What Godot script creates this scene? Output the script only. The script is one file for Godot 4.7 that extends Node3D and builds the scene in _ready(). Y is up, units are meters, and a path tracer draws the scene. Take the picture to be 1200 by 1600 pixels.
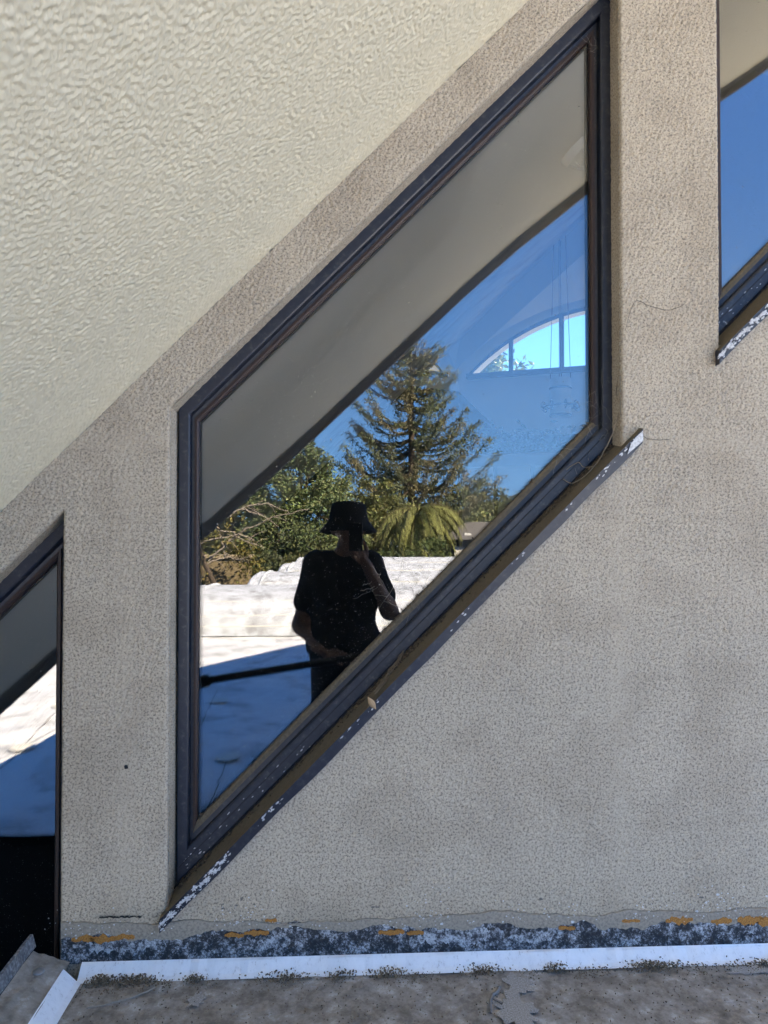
extends Node3D

# ---------------------------------------------------------------- mesh builder
class B:
	var v := PackedVector3Array()
	var n := PackedVector3Array()
	var c := PackedColorArray()
	var ix := PackedInt32Array()
	var col := Color(1, 1, 1)
	func quad(a: Vector3, b: Vector3, d: Vector3, e: Vector3) -> void:   # counter-clockwise seen from the front
		var nn := (b - a).cross(d - a)
		if nn.length_squared() < 1e-16: nn = (d - a).cross(e - a)
		nn = nn.normalized()
		var k := v.size()
		v.append(a); v.append(b); v.append(d); v.append(e)
		for i in 4:
			n.append(nn); c.append(col)
		ix.append(k); ix.append(k + 2); ix.append(k + 1)
		ix.append(k); ix.append(k + 3); ix.append(k + 2)
	func tri(a: Vector3, b: Vector3, d: Vector3) -> void:
		var nn := (b - a).cross(d - a).normalized()
		var k := v.size()
		v.append(a); v.append(b); v.append(d)
		for i in 3:
			n.append(nn); c.append(col)
		ix.append(k); ix.append(k + 2); ix.append(k + 1)
	func box(p: Vector3, s: Vector3, bs := Basis()) -> void:
		var h := s * 0.5
		var q := []
		for i in 8:
			q.append(p + bs * Vector3(h.x if i & 1 else -h.x, h.y if i & 2 else -h.y, h.z if i & 4 else -h.z))
		for f in [[4, 5, 7, 6], [1, 0, 2, 3], [5, 1, 3, 7], [0, 4, 6, 2], [6, 7, 3, 2], [0, 1, 5, 4]]:
			quad(q[f[0]], q[f[1]], q[f[2]], q[f[3]])
	# box with chamfered edges
	func bevel(p: Vector3, s: Vector3, r: float, bs := Basis()) -> void:
		var h := s * 0.5
		var ax := [Vector3.RIGHT, Vector3.UP, Vector3.BACK]
		for a in 3:
			var b1: int = (a + 1) % 3
			var b2: int = (a + 2) % 3
			for sg in [-1.0, 1.0]:
				var o: Vector3 = ax[a] * h[a] * sg
				var e1: Vector3 = ax[b1] * (h[b1] - r) * sg
				var e2: Vector3 = ax[b2] * (h[b2] - r)
				quad(p + bs * (o - e1 - e2), p + bs * (o + e1 - e2), p + bs * (o + e1 + e2), p + bs * (o - e1 + e2))
			for s1 in [-1.0, 1.0]:
				for s2 in [-1.0, 1.0]:
					var la: Vector3 = ax[a] * (h[a] - r)
					var q1: Vector3 = ax[b1] * h[b1] * s1 + ax[b2] * (h[b2] - r) * s2
					var q2: Vector3 = ax[b1] * (h[b1] - r) * s1 + ax[b2] * h[b2] * s2
					var t: float = s1 * s2
					if t > 0:
						quad(p + bs * (q1 - la), p + bs * (q2 - la), p + bs * (q2 + la), p + bs * (q1 + la))
					else:
						quad(p + bs * (q2 - la), p + bs * (q1 - la), p + bs * (q1 + la), p + bs * (q2 + la))
		for i in 8:
			var g := Vector3(1.0 if i & 1 else -1.0, 1.0 if i & 2 else -1.0, 1.0 if i & 4 else -1.0)
			var x1 := p + bs * Vector3(g.x * h.x, g.y * (h.y - r), g.z * (h.z - r))
			var x2 := p + bs * Vector3(g.x * (h.x - r), g.y * h.y, g.z * (h.z - r))
			var x3 := p + bs * Vector3(g.x * (h.x - r), g.y * (h.y - r), g.z * h.z)
			if g.x * g.y * g.z > 0: tri(x1, x2, x3)
			else: tri(x1, x3, x2)
	func tube(path: Array, rad: Array, sides := 8, caps := true) -> void:
		var k0 := v.size()
		var up := Vector3(0.31, 0.9, 0.17)
		for i in path.size():
			var t: Vector3 = (path[mini(i + 1, path.size() - 1)] - path[maxi(i - 1, 0)]).normalized()
			var a := t.cross(up).normalized()
			if a.length() < 0.1: a = t.cross(Vector3.RIGHT).normalized()
			var b2 := a.cross(t)
			for j in sides:
				var w := TAU * j / sides
				var d := a * cos(w) + b2 * sin(w)
				v.append(path[i] + d * rad[i]); n.append(d); c.append(col)
		for i in path.size() - 1:
			for j in sides:
				var p0 := k0 + i * sides + j
				var p1 := k0 + i * sides + (j + 1) % sides
				ix.append(p0); ix.append(p1); ix.append(p0 + sides)
				ix.append(p1); ix.append(p1 + sides); ix.append(p0 + sides)
		if caps:
			for e in [0, path.size() - 1]:
				var t2: Vector3 = (path[1] - path[0]).normalized() if e == 0 else (path[e] - path[e - 1]).normalized()
				if e == 0: t2 = -t2
				var kc := v.size()
				v.append(path[e]); n.append(t2); c.append(col)
				for j in sides:
					v.append(v[k0 + e * sides + j]); n.append(t2); c.append(col)
				for j in sides:
					var j0 := kc + 1 + j
					var j1 := kc + 1 + (j + 1) % sides
					if e == 0:
						ix.append(kc); ix.append(j1); ix.append(j0)
					else:
						ix.append(kc); ix.append(j0); ix.append(j1)
	# surface of revolution about y through o; prof = [Vector2(r, y)] from bottom to top on the outside
	func lathe(o: Vector3, prof: Array, sides := 24, sx := 1.0, sz := 1.0, bs := Basis()) -> void:
		var k0 := v.size()
		for i in prof.size():
			var t: Vector2 = prof[mini(i + 1, prof.size() - 1)] - prof[maxi(i - 1, 0)]
			var nr := Vector2(t.y, -t.x).normalized()
			for j in sides:
				var w := TAU * j / sides
				v.append(o + bs * Vector3(cos(w) * prof[i].x * sx, prof[i].y, sin(w) * prof[i].x * sz))
				n.append((bs * Vector3(cos(w) * nr.x, nr.y, sin(w) * nr.x)).normalized()); c.append(col)
		for i in prof.size() - 1:
			for j in sides:
				var p0 := k0 + i * sides + j
				var p1 := k0 + i * sides + (j + 1) % sides
				ix.append(p0); ix.append(p1); ix.append(p0 + sides)
				ix.append(p1); ix.append(p1 + sides); ix.append(p0 + sides)
	# flat irregular patch with a little thickness; pts counter-clockwise seen from normal nn
	func patch(pts: Array, nn: Vector3, th: float) -> void:
		var m := Vector3.ZERO
		for p in pts: m += p
		m /= pts.size()
		for i in pts.size():
			var a: Vector3 = pts[i]
			var b2: Vector3 = pts[(i + 1) % pts.size()]
			tri(m + nn * th, a + nn * th, b2 + nn * th)
			quad(a, b2, b2 + nn * th, a + nn * th)
	func mesh() -> ArrayMesh:
		var arr := []
		arr.resize(Mesh.ARRAY_MAX)
		arr[Mesh.ARRAY_VERTEX] = v
		arr[Mesh.ARRAY_NORMAL] = n
		arr[Mesh.ARRAY_COLOR] = c
		arr[Mesh.ARRAY_INDEX] = ix
		var m := ArrayMesh.new()
		m.add_surface_from_arrays(Mesh.PRIMITIVE_TRIANGLES, arr)
		return m

# ---------------------------------------------------------------- node helpers
var used := {}
var M := {}
var rng := RandomNumberGenerator.new()

func numbered(called: String) -> String:
	if not used.has(called):
		used[called] = 0
		return called
	used[called] += 1
	return "%s_%03d" % [called, used[called]]

func part(called: String, m: Mesh, mt: Material, parent: Node3D, label := "") -> MeshInstance3D:
	var o := MeshInstance3D.new()
	o.name = called
	o.mesh = m
	o.material_override = mt
	parent.add_child(o, true)
	if label: o.set_meta("label", label)
	return o

func thing(called: String, label: String, category: String, at := Vector3.ZERO, group := "") -> Node3D:
	var o := Node3D.new()
	o.name = numbered(called)
	add_child(o)
	o.position = at
	o.set_meta("label", label)
	o.set_meta("category", category)
	if group: o.set_meta("group", group)
	return o

func single(called: String, m: Mesh, mt: Material, label: String, category: String, at := Vector3.ZERO, group := "") -> MeshInstance3D:
	var o := MeshInstance3D.new()
	o.name = numbered(called)
	o.mesh = m
	o.material_override = mt
	add_child(o)
	o.position = at
	o.set_meta("label", label)
	o.set_meta("category", category)
	if group: o.set_meta("group", group)
	return o

func setting(called: String, m: Mesh, mt: Material, label: String) -> MeshInstance3D:
	var o := MeshInstance3D.new()
	o.name = numbered(called)
	o.mesh = m
	o.material_override = mt
	add_child(o)
	o.set_meta("label", label)
	o.set_meta("kind", "structure")
	return o

func lin(r: float, g: float, b: float, a := 1.0) -> Color:
	var k := Color(r, g, b).linear_to_srgb()
	k.a = a
	return k

func mat(r: float, g: float, b: float, rough := 0.8, metal := 0.0) -> StandardMaterial3D:
	var m := StandardMaterial3D.new()
	m.albedo_color = lin(r, g, b)
	m.roughness = rough
	m.metallic = metal
	return m

func vmat(rough := 0.8, back := 0.0) -> StandardMaterial3D:
	var m := StandardMaterial3D.new()
	m.vertex_color_use_as_albedo = true
	m.roughness = rough
	if back > 0.0:
		m.backlight_enabled = true
		m.backlight = lin(back, back, back)
	return m

func ntex(sd: int, freq: float, stops: Array, octaves := 4, size := 1024, type := FastNoiseLite.TYPE_SIMPLEX_SMOOTH, gain := 0.5) -> NoiseTexture2D:
	var f := FastNoiseLite.new()
	f.seed = sd
	f.noise_type = type
	f.frequency = freq
	f.fractal_octaves = octaves
	f.fractal_gain = gain
	var t := NoiseTexture2D.new()
	t.width = size
	t.height = size
	t.seamless = true
	t.noise = f
	if stops.size():
		var g := Gradient.new()
		var o := PackedFloat32Array()
		var cs := PackedColorArray()
		for s in stops:
			o.append(s[0]); cs.append(lin(s[1], s[2], s[3]))
		g.offsets = o
		g.colors = cs
		t.color_ramp = g
	return t

func tri_map(m: StandardMaterial3D, tex: Texture2D, per_m: float, world := true) -> StandardMaterial3D:
	m.albedo_texture = tex
	m.albedo_color = Color.WHITE
	m.uv1_triplanar = true
	m.uv1_world_triplanar = world
	m.uv1_scale = Vector3.ONE * per_m
	return m

func grain_bump(m: StandardMaterial3D, tex: Texture2D, cm: float) -> void:
	m.heightmap_enabled = true
	m.heightmap_texture = tex
	m.heightmap_scale = cm

# ---------------------------------------------------------------- the stucco relief
var n_worm := FastNoiseLite.new()
var n_mid := FastNoiseLite.new()
var n_fine := FastNoiseLite.new()
var n_big := FastNoiseLite.new()

func setup_noise() -> void:
	var k := 11
	for f in [[n_worm, 1.0], [n_mid, 1.0], [n_fine, 1.0], [n_big, 1.0]]:
		f[0].seed = k
		f[0].noise_type = FastNoiseLite.TYPE_SIMPLEX_SMOOTH
		f[0].fractal_type = FastNoiseLite.FRACTAL_NONE
		f[0].frequency = 1.0
		k += 7

func stucco(x: float, y: float, amp: float, size: float, worm := 1.0) -> float:
	var w := absf(n_worm.get_noise_2d(x / (0.034 * size), y / (0.034 * size)))
	var g := n_mid.get_noise_2d(x / (0.019 * size), y / (0.019 * size))
	var p := n_fine.get_noise_2d(x / (0.0115 * size), y / (0.0115 * size))
	var h := smoothstep(0.0, 0.2, w + 0.3 * maxf(g, 0.0)) * 0.0011 * worm
	h += g * 0.0011 + p * 0.0009
	h -= 0.0022 * smoothstep(0.18, 0.62, p - 0.4 * g)
	return h * amp

# relief over a parallelogram grid. hf(i_u, i_v) -> height, keep(u, v) -> bool for a cell centre
func relief(o: Vector3, U: Vector3, V: Vector3, nu: int, nv: int, N: Vector3, hf: Callable, keep: Callable) -> ArrayMesh:
	var hs := PackedFloat32Array()
	hs.resize((nu + 1) * (nv + 1))
	for j in nv + 1:
		for i in nu + 1:
			hs[j * (nu + 1) + i] = hf.call(float(i) / nu, float(j) / nv)
	var flip := U.cross(V).dot(N) < 0.0
	var other := U.dot(V) > 0.001
	var du := U / nu
	var dv := V / nv
	var vs := PackedVector3Array()
	var ns := PackedVector3Array()
	var id := PackedInt32Array()
	var at := PackedInt32Array()
	at.resize(hs.size())
	at.fill(-1)
	for j in nv:
		for i in nu:
			if not keep.call((i + 0.5) / nu, (j + 0.5) / nv): continue
			var q := [j * (nu + 1) + i, j * (nu + 1) + i + 1, (j + 1) * (nu + 1) + i + 1, (j + 1) * (nu + 1) + i]
			for e in q:
				if at[e] < 0:
					var ei: int = e % (nu + 1)
					var ej: int = e / (nu + 1)
					at[e] = vs.size()
					vs.append(o + du * ei + dv * ej + N * hs[e])
					var l: int = maxi(ei - 1, 0)
					var r: int = mini(ei + 1, nu)
					var d: int = maxi(ej - 1, 0)
					var u: int = mini(ej + 1, nv)
					var tu := du * (r - l) + N * (hs[ej * (nu + 1) + r] - hs[ej * (nu + 1) + l])
					var tv := dv * (u - d) + N * (hs[u * (nu + 1) + ei] - hs[d * (nu + 1) + ei])
					var nn := tu.cross(tv).normalized()
					ns.append(-nn if flip else nn)
			if other:          # slanted cells are split along their short diagonal
				if flip:
					id.append(at[q[0]]); id.append(at[q[1]]); id.append(at[q[3]])
					id.append(at[q[1]]); id.append(at[q[2]]); id.append(at[q[3]])
				else:
					id.append(at[q[0]]); id.append(at[q[3]]); id.append(at[q[1]])
					id.append(at[q[1]]); id.append(at[q[3]]); id.append(at[q[2]])
			elif flip:
				id.append(at[q[0]]); id.append(at[q[1]]); id.append(at[q[2]])
				id.append(at[q[0]]); id.append(at[q[2]]); id.append(at[q[3]])
			else:
				id.append(at[q[0]]); id.append(at[q[2]]); id.append(at[q[1]])
				id.append(at[q[0]]); id.append(at[q[3]]); id.append(at[q[2]])
	var arr := []
	arr.resize(Mesh.ARRAY_MAX)
	arr[Mesh.ARRAY_VERTEX] = vs
	arr[Mesh.ARRAY_NORMAL] = ns
	arr[Mesh.ARRAY_INDEX] = id
	var m := ArrayMesh.new()
	m.add_surface_from_arrays(Mesh.PRIMITIVE_TRIANGLES, arr)
	return m

# ---------------------------------------------------------------- constants of the facade (x, c = y - x, z)
const XL := -0.456       # window opening, left and right
const XR := 0.696
const CT := 2.350        # top and bottom of the opening along the 45 degree slope
const CB := 1.080
const CS := 2.500        # the soffit
const PERIOD := 1.414
const ZG := -0.100       # outer face of the glass

func P(x: float, c: float, z: float) -> Vector3:
	return Vector3(x, x + c, z)

func edge_z(x: float) -> float:      # how far the eave reaches out
	var a := [[-6.0, 0.9], [-2.4, 1.35], [-1.5, 1.78], [-0.85, 2.36], [-0.23, 2.66], [0.78, 2.92], [1.7, 3.02], [3.0, 3.1], [9.0, 3.1]]
	for i in a.size() - 1:
		if x <= a[i + 1][0]:
			return lerpf(a[i][1], a[i + 1][1], clampf((x - a[i][0]) / (a[i + 1][0] - a[i][0]), 0, 1))
	return 3.1

func roof_y(x: float) -> float:
	var a := [[-6.0, -3.5], [0.8, 3.3], [1.2, 3.665], [1.7, 4.08], [2.3, 4.53], [3.0, 5.02], [4.0, 5.75], [5.0, 6.3], [6.0, 6.5], [8.0, 6.2]]
	for i in a.size() - 1:
		if x <= a[i + 1][0]:
			return lerpf(a[i][1], a[i + 1][1], (x - a[i][0]) / (a[i + 1][0] - a[i][0]))
	return 6.2

func in_opening(x: float, c: float) -> bool:
	for k in [-1, 0, 1]:
		if x > XL + PERIOD * k and x < XR + PERIOD * k and c > CB and c < CT: return true
	return false

func edge_round(x: float, c: float) -> float:
	var r := 0.009
	var worst := 1.0
	for k in [-1, 0, 1]:
		var l: float = XL + PERIOD * k
		var rr: float = XR + PERIOD * k
		var dx := maxf(l - x, x - rr)
		var dc := maxf(CB - c, c - CT) * 0.7071
		var d := maxf(dx, dc)
		if d > -0.001 and d < worst: worst = maxf(d, 0.0)
	if worst >= r: return 0.0
	var t := 1.0 - worst / r
	return r * (1.0 - sqrt(maxf(0.0, 1.0 - t * t)))

# ---------------------------------------------------------------- main
func _ready() -> void:
	rng.seed = 4217
	setup_noise()
	# camera
	var cam := Camera3D.new()
	cam.name = "camera"
	cam.position = Vector3(0, 1.6, 1.8)
	cam.rotation = Vector3(deg_to_rad(1.0), deg_to_rad(-2.6), 0)
	cam.fov = 71.56
	cam.near = 0.05
	cam.far = 1500.0
	add_child(cam)
	# sky
	var we := WorldEnvironment.new()
	we.name = "world_environment"
	var e := Environment.new()
	e.background_mode = Environment.BG_SKY
	var sm := ProceduralSkyMaterial.new()
	sm.sky_top_color = lin(0.024, 0.082, 0.24)
	sm.sky_horizon_color = lin(0.112, 0.245, 0.435)
	sm.sky_curve = 0.15
	sm.ground_bottom_color = lin(0.05, 0.05, 0.035)
	sm.ground_horizon_color = lin(0.12, 0.2, 0.3)
	sm.sun_angle_max = 12.0
	var sky := Sky.new()
	sky.sky_material = sm
	e.sky = sky
	e.tonemap_mode = Environment.TONE_MAPPER_LINEAR
	e.tonemap_exposure = 9.7
	e.sdfgi_enabled = true
	e.ssao_enabled = true
	e.ssil_enabled = true
	we.environment = e
	add_child(we)
	# sun, behind the building and to the right
	var sun := DirectionalLight3D.new()
	sun.name = "sun"
	sun.light_energy = 1.6
	sun.light_angular_distance = 0.5
	sun.light_color = Color(1.0, 0.935, 0.83)
	sun.shadow_enabled = true
	add_child(sun)
	sun.look_at_from_position(Vector3(8, 10, -7.5), Vector3.ZERO)

	materials()
	ground()
	low_building()
	main_building()
	interior()
	pan_and_base()
	person()
	rail()
	garden()
	litter()

func materials() -> void:
	var speck := ntex(3, 0.08, [[0.0, 0.1, 0.08, 0.058], [0.31, 0.19, 0.157, 0.114], [0.41, 0.42, 0.35, 0.255], [0.55, 0.48, 0.402, 0.292], [1.0, 0.55, 0.463, 0.34]], 3, 2048, FastNoiseLite.TYPE_SIMPLEX_SMOOTH, 0.8)
	M.stucco = tri_map(mat(1, 1, 1, 0.92), speck, 0.8)
	var st: StandardMaterial3D = M.stucco
	st.detail_enabled = true
	st.detail_blend_mode = BaseMaterial3D.BLEND_MODE_MUL
	st.detail_albedo = ntex(17, 0.004, [[0.0, 0.8, 0.785, 0.76], [0.38, 0.9, 0.89, 0.88], [0.55, 0.98, 0.98, 0.975], [1.0, 1.0, 1.0, 1.0]], 6, 1024, FastNoiseLite.TYPE_SIMPLEX_SMOOTH, 0.6)
	var cream := ntex(5, 0.03, [[0.0, 0.64, 0.565, 0.395], [0.5, 0.73, 0.648, 0.46], [1.0, 0.78, 0.695, 0.505]], 5, 1024)
	M.soffit = tri_map(mat(1, 1, 1, 0.9), cream, 0.8)
	var navy := ntex(8, 0.015, [[0.0, 0.009, 0.011, 0.018], [0.45, 0.014, 0.017, 0.027], [0.62, 0.021, 0.023, 0.031], [0.75, 0.045, 0.044, 0.045], [1.0, 0.1, 0.095, 0.088]], 7, 1024, FastNoiseLite.TYPE_SIMPLEX_SMOOTH, 0.72)
	M.navy = tri_map(mat(1, 1, 1, 0.42), navy, 2.2)
	M.black = mat(0.008, 0.008, 0.009, 0.7)
	M.gasket = tri_map(mat(1, 1, 1, 0.55), ntex(9, 0.05, [[0.0, 0.014, 0.008, 0.006], [0.5, 0.032, 0.016, 0.012], [1.0, 0.06, 0.035, 0.027]], 4), 4.0)
	M.sill = tri_map(mat(1, 1, 1, 0.85), ntex(10, 0.03, [[0.0, 0.045, 0.034, 0.02], [0.4, 0.1, 0.078, 0.046], [0.7, 0.13, 0.102, 0.062], [1.0, 0.19, 0.155, 0.105]], 7, 1024, FastNoiseLite.TYPE_SIMPLEX_SMOOTH, 0.7), 3.0)
	M.flake = tri_map(mat(1, 1, 1, 0.85), ntex(15, 0.03, [[0.0, 0.3, 0.29, 0.27], [0.4, 0.55, 0.54, 0.52], [1.0, 0.72, 0.72, 0.7]], 5, 512), 8.0)
	var g := StandardMaterial3D.new()
	g.transparency = BaseMaterial3D.TRANSPARENCY_ALPHA
	g.albedo_color = Color(0.03, 0.04, 0.04, 0.04)
	g.roughness = 0.0
	g.metallic_specular = 0.5
	M.glass = g
	M.roofwhite = tri_map(mat(1, 1, 1, 0.75), ntex(12, 0.012, [[0.0, 0.32, 0.32, 0.315], [0.3, 0.5, 0.505, 0.51], [0.45, 0.63, 0.64, 0.65], [1.0, 0.69, 0.7, 0.715]], 8, 1024, FastNoiseLite.TYPE_SIMPLEX_SMOOTH, 0.62), 0.16)
	grain_bump(M.roofwhite, ntex(13, 0.02, [], 4, 512), 3.0)
	M.vault = tri_map(mat(1, 1, 1, 0.8), ntex(16, 0.01, [[0.0, 0.18, 0.185, 0.19], [0.33, 0.33, 0.345, 0.36], [0.42, 0.46, 0.485, 0.52], [0.7, 0.53, 0.555, 0.6], [1.0, 0.57, 0.6, 0.645]], 8, 1024, FastNoiseLite.TYPE_SIMPLEX_SMOOTH, 0.7), 0.22)
	M.bitumen = mat(0.012, 0.012, 0.014, 0.85)
	M.fabric = mat(0.012, 0.011, 0.012, 0.9)
	M.bark = tri_map(mat(1, 1, 1, 0.95), ntex(14, 0.03, [[0.0, 0.03, 0.022, 0.015], [1.0, 0.12, 0.09, 0.065]], 4, 512), 1.0)
	M.leaf = vmat(0.75, 0.35)
	M.plaster = mat(0.72, 0.75, 0.74, 0.9)
	M.innerframe = mat(0.03, 0.035, 0.045, 0.5)
	M.darkwood = mat(0.02, 0.016, 0.013, 0.8)
	M.patch = mat(0.62, 0.6, 0.54, 0.85)
	M.floor = mat(0.34, 0.29, 0.24, 0.5)

# ---------------------------------------------------------------- the ground and the low white roof
func ground() -> void:
	var b := B.new()
	b.quad(Vector3(-600, -4, 600), Vector3(600, -4, 600), Vector3(600, -4, -600), Vector3(-600, -4, -600))
	setting("ground", b.mesh(), tri_map(mat(1, 1, 1, 0.95), ntex(20, 0.02, [[0.0, 0.06, 0.07, 0.03], [0.5, 0.1, 0.095, 0.05], [1.0, 0.16, 0.13, 0.08]], 5), 0.1), "dry grassy ground far below the roofs")

func vault_y(z: float, t: float) -> float:     # t 0..1 across one vault
	return 0.54 * sqrt(maxf(0.0, 1.0 - pow(absf(2.0 * t - 1.0), 2.8))) + 0.003 * n_big.get_noise_2d(z * 3.0, 7.0)

func low_building() -> void:
	var t := thing("low_building", "low building with white coated flat roof and rows of barrel vaults", "building")
	# the flat roof in front of the vaults, slightly uneven
	var nx := 130
	var nz := 50
	var hf := func(u, w): return 0.012 * n_big.get_noise_2d(u * 22.0, w * 8.0) + 0.004 * n_mid.get_noise_2d(u * 90.0, w * 30.0) - 0.012
	var fl := relief(Vector3(-5.2, 0, 8.25), Vector3(18.2, 0, 0), Vector3(0, 0, -6.45), nx, nz, Vector3.UP, hf, func(_u, _w): return true)
	part("flat_roof", fl, M.roofwhite, t)
	var b := B.new()
	b.box(Vector3(3.9, -2.05, 5.025), Vector3(18.1, 3.9, 6.35))
	part("wall", b.mesh(), M.bitumen, t, "black coated side of the roof facing the well")
	b = B.new()
	b.box(Vector3(3.9, -1.75, 0.9), Vector3(18.1, 0.1, 1.8))
	part("gutter_floor", b.mesh(), M.bitumen, t, "black bottom of the well along the tall wall")
	for k in 4:
		var z0 := 8.2 + 3.5 * k
		var x0: float = [-2.75, -2.17, -1.94, -1.8][k]
		var nxv := 90
		var nzv := 40
		var L := 13.0 - x0
		var vs := PackedVector3Array()
		var ns := PackedVector3Array()
		var id := PackedInt32Array()
		for j in nzv + 1:
			for i in nxv + 1:
				var tt := 0.5 - 0.5 * cos(PI * float(j) / nzv)
				var q := float(i) / nxv
				var x := x0 + L * q * q
				var y := vault_y(z0 + 3.5 * tt, tt) + 0.01
				var dx := x - x0
				if dx < 0.2:
					var a := 1.0 - dx / 0.2
					y = y * sqrt(maxf(0.0, 1.0 - a * a)) + 0.03 * sin(a * PI) * (1.0 if tt > 0.02 and tt < 0.98 else 0.0)
				y += 0.008 * n_big.get_noise_3d(x * 1.1, z0, tt * 3.0)
				vs.append(Vector3(x, y, z0 + 3.5 * tt))
		for j in nzv + 1:
			for i in nxv + 1:
				var a: Vector3 = vs[j * (nxv + 1) + mini(i + 1, nxv)] - vs[j * (nxv + 1) + maxi(i - 1, 0)]
				var c: Vector3 = vs[mini(j + 1, nzv) * (nxv + 1) + i] - vs[maxi(j - 1, 0) * (nxv + 1) + i]
				ns.append(c.cross(a).normalized())
		for j in nzv:
			for i in nxv:
				var p0 := j * (nxv + 1) + i
				id.append(p0); id.append(p0 + 1); id.append(p0 + nxv + 1)
				id.append(p0 + 1); id.append(p0 + nxv + 2); id.append(p0 + nxv + 1)
		var arr := []
		arr.resize(Mesh.ARRAY_MAX)
		arr[Mesh.ARRAY_VERTEX] = vs
		arr[Mesh.ARRAY_NORMAL] = ns
		arr[Mesh.ARRAY_INDEX] = id
		var m := ArrayMesh.new()
		m.add_surface_from_arrays(Mesh.PRIMITIVE_TRIANGLES, arr)
		part("barrel_vault", m, M.vault, t)
		b = B.new()
		b.box(Vector3((x0 + 13) * 0.5, -2.0, z0 + 1.75), Vector3(L - 0.03, 4.0, 3.48))
		part("wall", b.mesh(), M.roofwhite, t)
		# the rolled rib near the end of each vault
		b = B.new()
		var pth := []
		var rd := []
		for i in 25:
			var tt := 0.5 - 0.5 * cos(PI * (0.04 + 0.92 * i / 24.0))
			pth.append(Vector3(x0 + 0.36, vault_y(z0 + 3.5 * tt, tt) + 0.015, z0 + 3.5 * tt))
			rd.append(0.035)
		b.tube(pth, rd, 8)
		part("rib", b.mesh(), M.vault, t)
		for sq in [0.012, 0.05, 0.16]:
			b = B.new()
			var ps := []
			var rs := []
			for i in 40:
				var xx := x0 + 0.4 + (L - 0.6) * i / 39.0
				var tt: float = sq * (1.0 + 0.1 * n_big.get_noise_2d(xx * 0.8, sq * 90.0))
				ps.append(Vector3(xx, vault_y(z0 + 3.5 * tt, tt) + 0.008, z0 + 3.5 * tt)); rs.append(0.009)
			b.tube(ps, rs, 6)
			part("seam", b.mesh(), M.patch, t)
	# round patches over the roof fixings, and hairline cracks between them
	M.crack = mat(0.12, 0.11, 0.1, 0.9)
	var spots := [[-1.15, 2.95], [-0.85, 2.92], [-2.35, 3.2], [-2.55, 4.4], [-1.75, 3.15], [-0.3, 2.9], [-1.9, 5.2], [-0.2, 4.6], [0.9, 3.4], [-1.2, 4.5]]
	for s in spots:
		b = B.new()
		var pts := []
		for i in 18:
			var w := -TAU * i / 18
			var r := 0.085 + 0.012 * n_big.get_noise_2d(cos(w) * 2 + s[0] * 9, sin(w) * 2 + s[1])
			pts.append(Vector3(s[0] + r * cos(w), 0.006, s[1] + r * sin(w)))
		b.patch(pts, Vector3.UP, 0.004)
		part("fixing_patch", b.mesh(), M.patch, t)
	var lines := [[0, [-1.15, 1.9]], [0, [-1.3, 5.0]], [1, [-0.5, 2.6]], [1, [-0.8, 1.9]], [2, [-2.6, 1.9]], [2, [-2.1, 6.0]], [3, [-2.2, 2.2]], [3, [-1.8, 6.8]], [6, [0.5, 6.2]], [7, [-0.2, 2.0]], [4, [-3.4, 3.3]]]
	b = B.new()
	for l in lines:
		var a := Vector3(spots[l[0]][0], 0.004, spots[l[0]][1])
		var z := Vector3(l[1][0], 0.004, l[1][1])
		var prev := a
		for i in 12:
			var q := a.lerp(z, (i + 1) / 12.0) + Vector3(rng.randf_range(-0.012, 0.012), 0, rng.randf_range(-0.012, 0.012))
			var sd := (q - prev).normalized().cross(Vector3.UP) * rng.randf_range(0.002, 0.004)
			b.quad(prev - sd, prev + sd, q + sd, q - sd)
			prev = q
	var ck := part("hairline_crack", b.mesh(), M.crack, t)
	ck.set_meta("kind", "stuff")

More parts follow.
